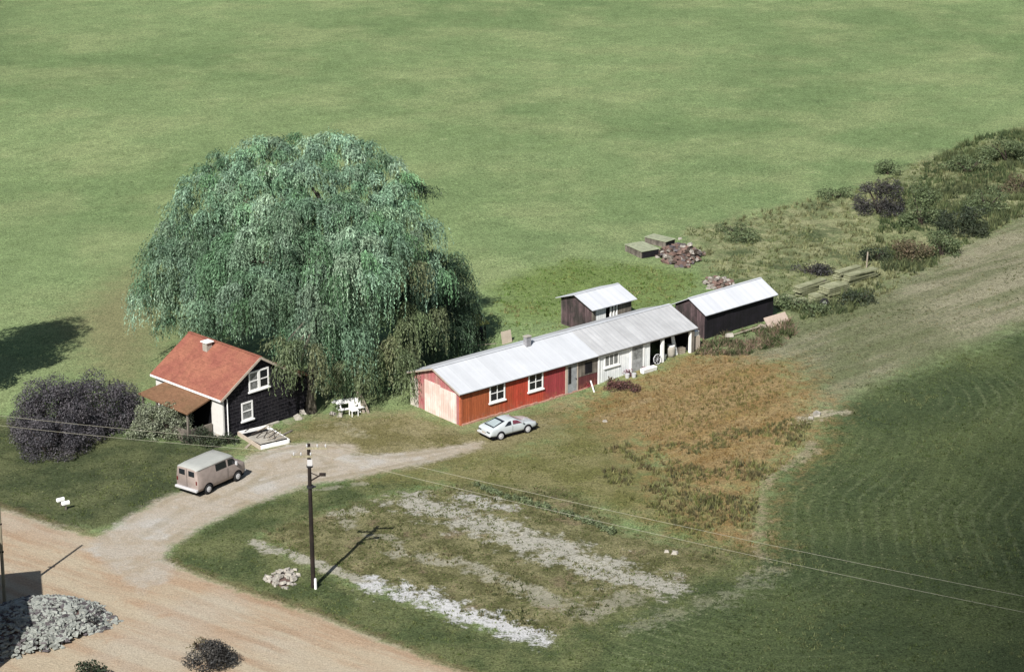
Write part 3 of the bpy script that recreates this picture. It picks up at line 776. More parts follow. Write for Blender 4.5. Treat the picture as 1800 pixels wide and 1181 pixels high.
def side_panel(stations, pts, sgn, off=.012, sub=4):
    """four corner (x,t) panel following the cabin side"""
    m = MB(); V = []; n = sub
    (a, b, c, d) = pts
    for i in range(n+1):
        f = i/n
        lo = (a[0]+(b[0]-a[0])*f, a[1]+(b[1]-a[1])*f); hi = (d[0]+(c[0]-d[0])*f, d[1]+(c[1]-d[1])*f)
        V += [side_pt(stations, *lo, sgn, off), side_pt(stations, *hi, sgn, off)]
    F_ = [(2*i, 2*i+2, 2*i+3, 2*i+1) for i in range(n)]
    m.add(V, F_ if sgn < 0 else [f[::-1] for f in F_]); return m
def top_panel(stations, x0, x1, k0, k1, off=.012, n=4):
    m = MB(); V = []
    for i in range(n+1):
        f = i/n; x = x0+(x1-x0)*f; k = k0+(k1-k0)*f; s = interp(stations, x)
        w = s[10]*k; z = s[5]
        V += [(x, -w, z+off-.008), (x, -w*.5, z+off), (x, 0, z+off+.004), (x, w*.5, z+off), (x, w, z+off-.008)]
    m.add(V, [(5*i+j, 5*i+5+j, 5*i+6+j, 5*i+1+j) for i in range(n) for j in range(4)]); return m
def wheel(parent, x, y, r, w, hub, hubcol, sgn):
    yo = y; yi = y-sgn*w
    m = MB(); m.tube([(x, yi, r), (x, yi+sgn*.03, r), (x, yo-sgn*.03, r), (x, yo, r)], [r*.9, r, r, r*.92], 24)
    wl = m.build('wheel', M['rubber'], parent, True)
    m = MB(); m.tube([(x, yo-sgn*.01, r), (x, yo+sgn*.018, r), (x, yo+sgn*.03, r)], [hub, hub*.96, hub*.45], 18); rm = m.build('rim', M[hubcol], wl)
    m = MB(); m.tube([(x, yo+sgn*.031, r), (x, yo+sgn*.045, r)], [hub*.3, hub*.25], 12); m.build('hub_cap', M['chrome'], rm)
def arch(parent, x, y, r, R2, sgn):
    """dark wheel opening: half disc just outside the body side"""
    m = MB(); V = [(x, y, r)]; n = 16
    for k in range(n+1):
        a = math.pi*(k/n)*1.16-.08*math.pi; V.append((x+math.cos(a)*R2, y, r+math.sin(a)*R2))
    m.add(V, [(0, k+1, k+2) for k in range(n)]); return m
def car():
    p1 = G(880, 773); p2 = G(929, 760); ang = math.atan2(p2.y-p1.y, p2.x-p1.x)
    t = empty('parked_car', (0, 0, 0), ang, 'white hatchback with a sloping rear window parked beside the red barn', 'car')
    #      x   zl   zm   zb   ze   zt   wl  wm   wb   we   wt
    S = [(0.0,.42,.60,.70,.71,.72,.62,.72,.72,.68,.60),
         (.06,.32,.62,.78,.80,.81,.70,.80,.78,.72,.64),
         (.30,.26,.62,.86,.90,.91,.72,.82,.79,.70,.62),
         (.55,.24,.62,.88,.96,.97,.74,.83,.80,.70,.61),
         (1.0,.22,.62,.885,1.08,1.10,.76,.83,.80,.66,.58),
         (1.45,.22,.62,.885,1.185,1.21,.76,.83,.79,.62,.55),
         (1.75,.22,.62,.88,1.22,1.255,.76,.83,.78,.60,.53),
         (2.2,.22,.62,.875,1.21,1.25,.76,.83,.78,.60,.53),
         (2.45,.22,.62,.87,1.15,1.185,.76,.83,.78,.62,.54),
         (2.95,.22,.60,.855,.875,.89,.76,.83,.78,.70,.60),
         (3.3,.23,.58,.80,.83,.84,.76,.83,.78,.68,.56),
         (3.75,.25,.55,.72,.75,.76,.74,.82,.77,.66,.54),
         (4.05,.28,.50,.64,.66,.67,.70,.78,.74,.62,.5),
         (4.18,.36,.48,.56,.58,.59,.60,.70,.66,.56,.46)]
    vs, fs, js, N = loft(S); m = MB(); m.add(vs, fs); b = m.build('body', M['carwhite'], t, True)
    b.modifiers.new('sub', 'SUBSURF').levels = 1; b.modifiers['sub'].render_levels = 1
    for sg in (-1, 1):
        side_panel(S, [(1.98, .12), (2.78, .14), (2.42, .84), (2.02, .86)], sg, .02).build('side_window', M['seatred'] if sg < 0 else M['glass'], t)['label'] = 'door window showing a maroon seat' if sg < 0 else 'far door window'
        side_panel(S, [(1.22, .12), (1.84, .12), (1.86, .86), (1.62, .82)], sg, .02).build('quarter_window', M['glass'], t)
        arch(t, .86, sg*.842, .30, .37, sg).build('wheel_arch', M['dark'], t); arch(t, 3.24, sg*.842, .30, .37, sg).build('wheel_arch', M['dark'], t)
        for x in (.86, 3.24): wheel(t, x, sg*.87, .30, .19, .215, 'chrome', sg)
        MB().box(-.03, .02, min(sg*.34, sg*.66), max(sg*.34, sg*.66), .64, .70).build('tail_light', M['darktrim'], t)
        MB().box(2.72, 2.82, min(sg*.84, sg*.95), max(sg*.84, sg*.95), .90, .99).build('mirror', M['carwhite'], t)
        MB().box(4.12, 4.17, min(sg*.32, sg*.55), max(sg*.32, sg*.55), .55, .6).build('headlight', M['chrome'], t)
        MB().box(1.9, 1.915, min(sg*.835, sg*.84), max(sg*.835, sg*.84), .35, .86).build('door_gap', M['darktrim'], t)
    fr = top_panel(S, .38, 1.42, .93, .96, .018); fr.build('rear_window', M['glass'], t)
    inn = top_panel(S, .48, 1.22, .80, .72, .030); pp = inn.build('rear_reflection', plain('silvery_reflection_glass', T(190, 204, 206), .2, var=.15), t)  # pale panel paints a reflection onto the rear window
    top_panel(S, 2.40, 2.92, .96, 1.0, .018).build('windscreen', plain('pale_glass', T(205, 214, 214), .15, var=.05), t)
    MB().box(-.07, .06, -.78, .78, .38, .5).build('bumper', M['chrome'], t, bevel=.02)
    MB().box(4.12, 4.24, -.74, .74, .36, .48).build('bumper', M['darktrim'], t, bevel=.02)
    MB().box(.15, 4.0, -.76, .76, .16, .27).build('underbody', M['dark'], t)
    MB().box(-.05, -.031, -.2, .2, .52, .6).build('number_plate', M['cream'], t)
    # place: near (right-hand side, y<0) rear wheel on p1
    t.scale = (.92,)*3; off = Matrix.Rotation(ang, 3, 'Z') @ Vector((.86, -.80, 0))*.92; t.location = (p1.x-off.x, p1.y-off.y, gz(p1.x, p1.y)+.0)
def van():
    p1 = G(366, 868); p2 = G(420, 844); ang = math.atan2(p2.y-p1.y, p2.x-p1.x)
    t = empty('parked_van', (0, 0, 0), ang, 'dusty pink panel van with a pale roof parked at the edge of the gravel drive', 'van')
    S = [(0.0,.45,1.0,1.25,1.82,1.90,.86,.93,.92,.82,.66),
         (.08,.42,1.0,1.25,1.86,1.97,.92,.98,.97,.87,.72),
         (.6,.40,1.0,1.25,1.88,2.02,.94,1.0,.985,.88,.74),
         (1.6,.38,1.0,1.25,1.88,2.03,.94,1.0,.985,.88,.74),
         (2.6,.38,1.0,1.25,1.88,2.03,.94,1.0,.985,.88,.74),
         (3.25,.38,1.0,1.25,1.86,2.00,.94,1.0,.985,.87,.73),
         (3.45,.38,1.0,1.24,1.78,1.90,.94,1.0,.98,.86,.72),
         (3.98,.38,.98,1.22,1.29,1.34,.94,.99,.96,.86,.74),
         (4.35,.40,.95,1.16,1.20,1.24,.92,.97,.94,.84,.72),
         (4.5,.45,.88,1.06,1.10,1.12,.86,.92,.88,.80,.68)]
    vs, fs, js, N = loft(S); m = MB()
    roofj = {5, 6, 7, 8, 9, 10}
    body = [f for f, j in zip(fs, js) if not (j in roofj and f[0] < 6*N) or len(f) != 4]
    roof = [f for f, j in zip(fs, js) if (j in roofj and f[0] < 6*N) and len(f) == 4]
    m.add(vs, body); m.build('body', M['vanpaint'], t, True)
    m = MB(); m.add([(x, y, z+.002) for x, y, z in vs], roof); m.build('roof', M['vanroof'], t, True)
    for sg in (-1, 1):
        side_panel(S, [(1.72, .14), (2.72, .14), (2.70, .86), (1.72, .86)], sg, .012).build('side_window', M['glass'], t)
        side_panel(S, [(2.86, .14), (3.75, .14), (3.42, .82), (2.88, .84)], sg, .012).build('door_window', M['glass'], t)
        arch(t, .95, sg*1.006, .36, .45, sg).build('wheel_arch', M['dark'], t); arch(t, 3.72, sg*1.006, .36, .44, sg).build('wheel_arch', M['dark'], t)
        for x in (.95, 3.72): wheel(t, x, sg*1.03, .36, .2, .2, 'chrome', sg)
        ya, yb = sorted((sg*.16, sg*.68))
        MB().box(-.018, .01, ya, yb, 1.38, 1.75).build('rear_window', M['glass'], t, bevel=.01)
        ya, yb = sorted((sg*.8, sg*.9)); MB().box(-.02, .0, ya, yb, .9, 1.15).build('tail_light', M['red'], t)
        ya, yb = sorted((sg*.52, sg*.75)); MB().box(4.49, 4.54, ya, yb, .72, .95).build('headlight', M['chrome'], t)
        ya, yb = sorted((sg*1.0, sg*1.16)); MB().box(3.5, 3.58, ya, yb, 1.25, 1.5).build('mirror', M['chrome'], t)
        MB().box(2.80, 2.815, *sorted((sg*1.0, sg*1.008)), .5, 1.24).build('door_gap', M['darktrim'], t)
        MB().box(.12, 3.4, *sorted((sg*.885, sg*.905)), 1.845, 1.87).build('gutter', M['vanroof'], t)
    MB().box(-.008, .005, -.012, .012, .6, 1.85).build('rear_door_gap', M['darktrim'], t)
    top_panel(S, 3.48, 3.92, .96, .96, .012).build('windscreen', M['glass'], t)
    MB().box(-.17, .03, -.97, .97, .42, .58).build('bumper', M['chrome'], t, bevel=.03)
    MB().box(4.46, 4.62, -.92, .92, .45, .6).build('bumper', M['chrome'], t, bevel=.03)
    MB().box(.15, 4.4, -.9, .9, .25, .4).build('underbody', M['dark'], t)
    t.scale = (.94,)*3; off = Matrix.Rotation(ang, 3, 'Z') @ Vector((.95, -.93, 0))*.94; t.location = (p1.x-off.x, p1.y-off.y, .006)
car(); van()

# ------------------------------------------------------------------ poles and wires
def pole_main():
    p = G(551, 1033); t = empty('utility_pole', (p.x, p.y, gz(p.x, p.y)), 0, 'dark timber utility pole with two crossarms standing on the green verge', 'utility pole')
    MB().tube([(0, 0, -.1), (-.02, 0, 4), (-.03, 0, 8.55)], [.13, .115, .095], 12).build('pole', M['pole'], t)
    m = MB(); m.box(-.2, 1.0, -.16, -.06, 8.28, 8.40); m.build('crossarm', M['palepole'], t)
    m = MB(); m.box(-.95, .15, -.16, -.06, 7.80, 7.92); m.build('crossarm', M['palepole'], t)
    for x, z in ((.9, 8.4), (-.12, 8.4), (.45, 8.4), (-.85, 7.92), (-.45, 7.92), (.08, 7.92)):
        MB().tube([(x, -.11, z), (x, -.11, z+.1), (x, -.11, z+.17)], [.03, .05, .03], 8).build('insulator', M['chrome'], t)
    m = MB(); m.bar((.05, 0, 6.4), (.62, .1, 6.72), .07, .07); m.bar((.05, 0, 6.85), (.4, .07, 6.66), .04, .04); m.box(.5, .85, .02, .2, 6.64, 6.78); m.build('bracket', M['pole'], t)
    m = MB(); m.tube([(0, 0, 5.98), (0, 0, 6.1)], .2, 10); m.tube([(0, 0, 7.2), (0, 0, 7.3)], .18, 10); m.box(.1, .3, -.06, .06, 6.0, 6.08); m.build('steel_band', M['darktrim'], t)
    MB().box(-.12, .16, -.16, -.12, 7.32, 7.68).build('marker_plate', M['chrome'], t)
    g = empty('marker_post', (p.x+.14, p.y-.2, gz(p.x+.14, p.y-.2)), 0, 'short white marker post at the foot of the dark utility pole', 'post')
    MB().tube([(0, 0, -.05), (0, 0, .6)], .075, 10).build('post', M['white'], g)
    MB().tube([(0, 0, .6), (0, 0, .66)], [.08, .03], 10).build('cap', M['chrome'], g)
    return p
pm = pole_main()
p = G(8, 1057); t = empty('leaning_pole', (p.x, p.y, gz(p.x, p.y)), 0, 'pale slender timber pole at the left edge beside the stone pile', 'utility pole')
MB().tube([(0, 0, -.1), (.05, 0, 3.5), (.12, 0, 7.6)], [.10, .09, .07], 10).build('pole', M['palepole'], t)
m = MB(); m.box(-.35, .18, -.08, -.02, 2.95, 3.05); m.box(-.2, .2, -.09, -.03, 4.6, 4.68); m.build('step_peg', M['pole'], t)
def wire(a, b, sag, label, r=.0075):
    a = Vector(a); b = Vector(b); pts = []
    for i in range(41):
        f = i/40; q = a.lerp(b, f); q.z -= sag*4*f*(1-f); pts.append(q)
    c = (a+b)/2
    o = MB().tube([q-a for q in pts], r, 4).build('power_line', M['wire']); o.location = a
    tag(o, label, 'cable', 'power lines on the utility pole')
gzp = gz(pm.x, pm.y); Y0 = pm.y-.11
arm1 = (pm.x+.9, Y0, gzp+8.57); arm2 = (pm.x-.85, Y0, gzp+8.09); arm2b = (pm.x+.08, Y0, gzp+8.09); arm1b = (pm.x-.12, Y0, gzp+8.57)
def far_end(px, py, Y): v = PXZ(px, py, Y); return v
# next poles outside the frame
wl1 = far_end(-260, 697, 134.0); wl2 = far_end(-262, 714, 134.0)
wr1 = far_end(1960, 1078, 98.0); wr2 = far_end(1960, 1107, 98.0)
wire(arm1b, wl1, .25, 'upper power line running left from the pole past the dark bushes')
wire(arm2, wl2, .25, 'lower power line running left from the pole past the dark bushes')
wire(arm1, wr1, .3, 'upper power line running right over the brown grass')
wire(arm2b, wr2, .3, 'lower power line running right over the plant row')
for w, lb in ((wl1, 'dark timber utility pole beyond the left edge'), (wr1, 'dark timber utility pole beyond the right edge')):
    z0 = gz(w.x, w.y); q = empty('utility_pole', (w.x, w.y, z0), 0, lb, 'utility pole')
    MB().tube([(0, .1, -.1), (0, .1, w.z-z0+.1)], [.15, .115], 10).build('pole', M['pole'], q)
    MB().box(-.6, .6, -.0, .08, w.z-z0-.12, w.z-z0-.02).build('crossarm', M['palepole'], q)
    MB().box(-.6, .6, -.0, .08, w.z-z0-.62, w.z-z0-.52).build('crossarm', M['palepole'], q)
p = G(370, 640); o = empty('timber_post', (p.x, p.y, gz(p.x, p.y)), 0, 'tall pale post standing behind the red house roof among the willow strands', 'post')
MB().tube([(0, 0, -.1), (0, 0, 4.3)], [.13, .11], 10).build('post', M['palepole'], o)
MB().box(-.1, .35, -.16, -.11, 3.0, 3.08).build('hook', M['darktrim'], o)
# ------------------------------------------------------------------ willow
HC = (-18.8, 138.6); HA = R(136)
def house_local(X, Y):
    dx = X-HC[0]; dy = Y-HC[1]; c, s = math.cos(HA), math.sin(HA)
    return dx*c+dy*s, -dx*s+dy*c
def zfloor(P):
    lx, ly = house_local(P[:, 0], P[:, 1])
    over = (lx > -.6) & (lx < 7.5) & (ly < 2.6) & (ly > -8.4)
    roof = 3.4+1.9*(1-np.clip(np.abs(ly+3.15)/3.15, 0, 1.6))
    rear = (lx > -.6) & (lx < 4.5) & (ly <= -6.4) & (ly > -8.6)
    f = np.where(over, np.maximum(roof, 3.2), .25)
    return np.where(rear, 3.1, f)
def willow_strands(lobes, seed, pal):
    rg = np.random.default_rng(seed); Cs, As, Bs, Ks = [], [], [], []
    pal = np.array([q[:3] for q in pal])
    cen = np.array([[*PXZ(a+rg.uniform(-8, 8), b+rg.uniform(-8, 8), Y+rg.uniform(-2.2, 1.2)*(1 if Y > 147.2 else .3))] for a, b, Y, r, l0, l1, dn in lobes]); rad = np.array([l[3] for l in lobes])
    DS = .17
    for (px, py, Y, r, l0, l1, dn), c in zip(lobes, cen):
        nh = int(4*math.pi*r*r*dn)
        d = rg.normal(size=(nh*6, 3)); d[:, 2] = d[:, 2]*1.0+.25; d = unit(d); d = d[d[:, 2] > -.25]
        keep = []
        for v in d:   # spaced heads
            if all(((v-k)**2).sum() > (1.12/r)**2 for k in keep): keep.append(v)
            if len(keep) >= nh: break
        d = np.array(keep); h = c+d*r*np.array([1, 1, .9])*rg.uniform(.86, 1.05, (len(d), 1))
        dist = np.linalg.norm(h[:, None]-cen[None], axis=2)/rad[None]
        sel = (dist < .66).sum(1) == 0; h = h[sel]; d = d[sel]
        lt = rg.uniform(.66, 1.25)
        for q, nv in zip(h, d):
            L = rg.uniform(l0, l1); sc = rg.uniform(.55, .95); ns = 52
            az = rg.uniform(0, 6.28, ns); od = np.stack([np.cos(az), np.sin(az), np.zeros(ns)], 1)+nv*np.array([.75, .75, 0]); 
            st = q+od*sc*.25*rg.random((ns, 1))+rg.normal(size=(ns, 3))*np.array([.12, .12, .14])
            reach = sc*rg.uniform(.45, 1.1, (ns, 1))
            Ls = L*rg.uniform(.3, 1.1, ns)+.3; K_ = int((L*1.1+.3)/DS)+2
            s = (np.arange(K_)+rg.random(K_)*.4)*DS
            P = st[:, None, :]+od[:, None, :]*reach[:, :, None]*(1-np.exp(-s/.55))[None, :, None]
            drop = -(s-.62*(1-np.exp(-s/.45)))
            sway = np.stack([np.sin(s*.9+q[0]*2)*.07, np.cos(s*.8+q[1]*2)*.07, drop], 1)
            P = P+sway[None]
            ok = (s[None, :] < Ls[:, None])
            ok &= (P[:, :, 2] > zfloor(P.reshape(-1, 3)).reshape(ns, K_)+.4*rg.random((ns, 1)))
            p = P[ok]; n = len(p)
            if n == 0: continue
            p = p+rg.normal(size=(n, 3))*.035
            hor = unit(np.stack([rg.normal(size=n), rg.normal(size=n), rg.normal(size=n)*.35], 1))
            odk = np.repeat(od[:, None, :], K_, 1)[ok]; sk = np.repeat(s[None], ns, 0)[ok][:, None]
            dirn = unit(odk*np.exp(-sk/.55)*1.2+np.array([0, 0, -1])*(1-.9*np.exp(-sk/.45))+rg.normal(size=(n, 3))*.33)
            br = np.repeat(rg.uniform(.72, 1.3, ns)[:, None], K_, 1)[ok][:, None]
            u = rg.random(); k0 = pal[int(u*len(pal)) % len(pal)]; k1 = pal[rg.integers(len(pal))]
            col = (k0*.6+k1*.4)[None]*br*rg.uniform(.8, 1.2)*lt
            Cs.append(p); As.append(dirn*rg.uniform(.08, .16, (n, 1))); Bs.append(hor*rg.uniform(.028, .052, (n, 1))); Ks.append(col)
    return np.concatenate(Cs), np.concatenate(As), np.concatenate(Bs), np.concatenate(Ks)
def willow():
    b = G(545, 724); t = empty('willow_tree', (0, 0, 0), 0, 'huge weeping willow with blue green hanging strands towering over the farmhouse', 'tree')
    L = [  # px, py, distance, radius, strand length range, density
     (395,305,154,1.9,.9,1.8,.8),(455,285,154.5,2.0,.9,1.8,.8),(520,278,155,2.0,.9,1.8,.8),(590,275,155,2.1,.9,1.8,.8),(650,272,154.5,1.5,.9,1.8,.8),(690,310,154,1.4,.9,1.8,.8),
     (350,350,153.5,2.0,1,2,.8),(420,345,152,2.1,1,2,.8),(490,335,151.5,2.2,1,2,.8),(560,330,151.5,2.3,1,2,.8),(630,335,152,2.1,1,2,.8),(692,352,152.5,1.5,1,2,.8),
     (322,405,153,2.0,1.1,2.3,.8),(385,400,151,2.1,1,2.2,.8),(455,395,149.5,2.3,1,2.2,.8),(530,390,149,2.4,1,2.2,.8),(600,392,149,2.3,1,2.4,.8),(662,400,150,1.9,1,2.4,.8),(712,392,151.5,1.5,1.2,2.8,.8),
     (290,455,153,1.7,1.3,2.8,.8),(345,462,151.5,2.1,1.2,2.6,.8),(412,458,149.5,2.2,1.1,2.4,.8),(480,455,148,2.3,1.2,2.4,.8),(552,452,147.5,2.4,1.3,2.6,.8),(620,452,147.5,2.1,1.4,3.2,.8),(690,440,149,1.5,1.3,2.8,.8),
     (268,505,153,1.3,1.4,2.8,.8),(318,515,152,1.8,1.3,2.6,.8),(378,520,150.5,2.0,1.2,2.2,.8),(445,515,148,2.0,1.2,2.4,.8),(512,515,146.8,2.1,1.4,3.2,.8),(582,515,146.5,2.0,1.6,3.8,.8),(640,505,147,1.4,1.6,3.6,.7),
     (728,445,152,1.2,1.2,2.8,.6),(760,485,153,1.1,1.4,3.4,.6),(735,505,151,1.1,1.4,3.0,.5),
     (455,560,146.5,1.2,1.0,1.6,.7),(545,580,145.5,1.5,2,4,.6),(610,575,145.8,1.2,2,4.5,.5),(300,560,152,1.0,1,1.8,.7),(350,575,152.5,1.0,1,1.6,.7)]
    L = [(528+(a-528)*.94, b_+7 if b_ < 420 else b_, Y, r, l0*(1 if b_ < 380 else 1.25), l1*(1 if b_ < 380 else 1.3), dn) for a, b_, Y, r, l0, l1, dn in L]
    L = L+[(a, b_, Y+.8, r*.5, l0*.7, l1*.7, .8) for a, b_, Y, r, l0, l1, dn in L if r > 1.4]
    C, A, B, Kc = willow_strands(L, 3, [T(138,174,142), T(156,190,162), T(112,150,114), T(164,190,160), T(120,162,116)]); quads_mesh('crown', C, A, B, M['willow'], t, Kc)
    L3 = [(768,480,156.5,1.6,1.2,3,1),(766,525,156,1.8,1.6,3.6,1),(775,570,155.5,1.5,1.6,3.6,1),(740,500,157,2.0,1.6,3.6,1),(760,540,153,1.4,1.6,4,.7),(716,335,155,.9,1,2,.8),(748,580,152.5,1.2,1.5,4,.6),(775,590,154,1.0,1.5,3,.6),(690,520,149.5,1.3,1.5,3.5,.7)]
    C, A, B, Kc = willow_strands(L3, 9, [T(78,104,76), T(70,96,70), T(86,110,82)]); o = quads_mesh('shade_toned_branches', C, A, B, M['willow'], t, Kc); o['label'] = 'right flank branches with leaf colour darkened as shade'  # darker leaf palette paints the shaded side of the crown
    L2 = [(700,470,148,1.1,1.2,2.6,.8),(515,622,141.8,.55,2.2,4.2,.9),(526,640,141.8,.5,2.2,4.5,.9),(534,612,142.3,.7,2.5,4.8,.8),(506,598,142.3,.6,.8,1.5,.8),(700,560,147,1.0,2.0,4.2,.6),(690,630,146,1.2,2.2,4,.7),(640,645,145.5,1.2,1.8,3.6,.7),(722,650,146.5,.9,1.5,3,.7),(765,555,151,.7,2,4,.5),(610,640,145.4,.9,2,4,.5)]
    C, A, B, Kc = willow_strands(L2, 5, [T(128,142,102), T(134,142,104), T(112,132,92), T(120,148,108)]); o = quads_mesh('lower_branches', C, A, B, M['willow'], t, Kc); o['label'] = 'olive lower strands hanging to the ground'
    c0 = Vector((b.x+1.5, b.y+3.5, 0)); m = MB(); rr = random.Random(4)
    m.tube([(b.x, b.y, -.2), (b.x+.1, b.y+.6, 2.2), (c0.x-.5, c0.y, 5.5), (c0.x, c0.y+2, 9)], [.55, .42, .4, .3], 12)
    for px, py, Y, r, *_ in L:
        e = PXZ(px, py, Y); s0 = Vector((c0.x-.5, c0.y, 5.5)).lerp(Vector((c0.x, c0.y+2, 9)), rr.random())
        mid = s0.lerp(e, .5)+Vector((rr.uniform(-.6, .6), rr.uniform(-.6, .6), .8)); m.tube([s0, mid, e], [.2, .11, .05], 7)
    for px, py, Y, r, *_ in L2:
        e = PXZ(px, py, Y); s0 = Vector((c0.x-.5, c0.y, 5)); m.tube([s0, s0.lerp(e, .5)+Vector((0, 0, 1)), e], [.14, .08, .03], 6)
    m.build('trunk', M['bark'], t, True)
willow()

# ------------------------------------------------------------------ bushes and trees
def at(px, py): p = G(px, py); return (p.x, p.y, gz(p.x, p.y))
GP = 'dark plum bushes at the left edge'
bush('plum_tree', at(182, 748), 2.4, 2.0, 3.3, 40, 95, .06, M['plum'], 'dark plum-leaved tree nearest the farmhouse porch, right of its group', 'tree', (.5, .9), z0=.3, seed=21, group=GP)
bush('plum_tree', at(96, 770), 2.8, 2.1, 3.6, 44, 95, .06, M['plum'], 'widest dark plum-leaved tree, behind the low one in its group', 'tree', (.6, 1.0), z0=.3, seed=22, group=GP)
bush('plum_tree', at(86, 800), 2.2, 1.6, 2.4, 30, 95, .06, M['plum'], 'lowest dark plum-leaved tree, crossed by the wires at the front of its group', 'tree', (.5, .85), z0=.1, seed=23, group=GP)
# tall tree just beyond the left edge; its shade lies over the lawn
def offtree(px, py, seed, label, lo, hi, rad):
    q = at(px, py); t = empty('elm_tree', q, 0, label, 'tree'); rr = random.Random(seed); cl = []
    for _ in range(90):
        f = rr.random(); z = lo+(hi-lo)*f; k = rad*math.sin(math.pi*(.15+.8*f))**.6; a = rr.uniform(0, 6.28); d = k*rr.uniform(.3, .8)
        cl.append(((d*math.cos(a), d*math.sin(a), z), rr.uniform(.9, 1.4)))
    crown('crown', cl, 30, .13, M['darkgreen'], t)
    MB().tube([(0, 0, -.2), (.1, 0, lo), (0, 0, hi*.85)], [.4, .3, .08], 10).build('trunk', M['bark'], t)
offtree(-138, 714, 31, 'tall dark elm tree beyond the left edge of the lawn', 3, 17, 4.9)
bush('vine_bush', at(286, 768), 1.95, .8, 2.35, 60, 100, .065, M['greyvine'], 'pale grey-green climbing bush covering the front of the brown-roofed porch', 'bush', (.35, .55), seed=41, z0=.0)
bush('vine_bush', at(252, 752), .8, .7, 1.3, 10, 60, .075, M['greyvine'], 'small pale bush at the left corner of the porch', 'bush', (.3, .5), seed=42)
bush('dark_shrub', at(358, 781), 1.35, .8, 1.1, 18, 70, .07, M['darkgreen'], 'dark green shrub between the porch and the white-framed bed', 'bush', (.3, .5), seed=43)
bush('dark_shrub', at(402, 779), .7, .5, .6, 8, 70, .07, M['darkgreen'], 'low dark shrub at the corner of the farmhouse beside the drainpipe', 'bush', (.25, .4), seed=44)
bush('roadside_bush', at(372, 1172), 1.15, .9, 1.5, 26, 95, .06, M['purplebush'], 'dark bare-looking bush growing out of the dirt road at the bottom edge', 'bush', (.3, .5), seed=45)
bush('roadside_bush', at(348, 1140), .35, .35, .6, 4, 30, .07, M['brownscrub'], 'sparse brown bush just behind the dark bush on the dirt road', 'bush', (.25, .4), seed=47)
bush('spiky_shrub', at(158, 1192), .7, .6, 1.0, 8, 60, .09, M['darkgreen'], 'dark leafy shrub poking up at the bottom edge left of the road bush', 'bush', (.25, .4), seed=46)
# hedgerow
HG = 'bushes of the hedgerow at the right'
HB = [(1545,374,2.4,1.9,3.2,32,'purplebush','round dark grey-purple bush, the darkest of the hedgerow'),
 (1618,396,1.7,1.5,4.0,26,'hedge','tall pale green bush right of the round dark one'),
 (1560,306,.9,.8,1.0,7,'hedge','small green bush behind the round dark one'),
 (1690,410,2.3,1.7,2.6,28,'darkgreen','broad dark green bush in the middle of the hedgerow'),
 (1655,445,1.6,1.3,1.8,14,'hedge','low green bush in front of the broad dark green one'),
 (1600,455,1.9,1.3,1.5,14,'brownscrub','low brownish bush at the front of the hedgerow'),
 (1735,372,2.0,1.4,2.0,18,'hedge','green bush right of the broad dark green one'),
 (1700,305,2.4,1.6,1.5,18,'hedge','green bush at the back of the hedgerow near the open field'),
 (1770,285,2.8,1.8,2.0,24,'hedge','wide bush at the back of the hedgerow by the right edge'),
 (1790,335,1.8,1.5,1.3,12,'brownscrub','brownish bush at the right edge below the wide back bush'),
 (1470,348,1.6,1.0,.6,8,'hedge','low green bush just left of the round dark one'),
 (1290,408,1.8,1.2,.5,9,'hedge','low spreading green bush right of the debris heap'),
 (1310,425,1.2,.9,.5,7,'hedge','small green bush in front of the spreading one by the debris heap'),
 (1540,455,1.3,1.0,1.0,9,'darkgreen','dark bush behind the right end of the mossy lumber stacks'),
 (1425,480,1.6,.8,.6,9,'purplebush','dusky bush behind the mossy lumber stacks'),
 (1508,532,1.3,.9,.8,10,'darkgreen','dark green bush in front of the lumber stacks, right of the tyre'),
 (1432,552,.9,.6,.5,8,'hedge','green bush right in front of the old tyre'),
 (1395,540,1.0,.8,.8,8,'hedge','green bush at the far corner of the long black shed')]
for i, (px, py, w_, d_, h_, n_, mt, lb) in enumerate(HB):
    bush('hedge_bush', at(px, py), w_, d_, h_, n_, 42, .085, M[mt], lb, 'bush', (.45, .75), seed=60+i, group=HG)
# flower bed
bush('flower_bush', at(1090, 684), 1.05, .55, .55, 13, 80, .06, M['maroon'], 'wide maroon bush in front of the white section of the barn', 'bush', (.22, .38), seed=91)
bush('flower_bush', at(1113, 688), .4, .4, .35, 4, 80, .06, M['maroon'], 'small dark bush at the right end of the maroon bush', 'bush', (.2, .3), seed=92)
bush('flower_bush', at(1072, 678), .3, .3, .9, 5, 80, .06, M['brownscrub'], 'upright brown bush left of the maroon bush', 'bush', (.16, .26), seed=93)
bush('red_flowers', at(1030, 680), .35, .3, .7, 6, 70, .05, M['redflower'], 'red flowering plant beside the barn entrance door', 'plant', (.15, .28), seed=94)
bush('pink_flowers', at(1105, 660), .35, .3, .55, 6, 70, .05, M['pinkflower'], 'pink flowering plant below the grey screen door', 'plant', (.15, .25), seed=95)
bush('pink_flowers', at(1133, 652), .4, .2, .4, 5, 60, .05, M['pinkflower'], 'pink flowering plant right of the grey screen door', 'plant', (.12, .2), seed=96)

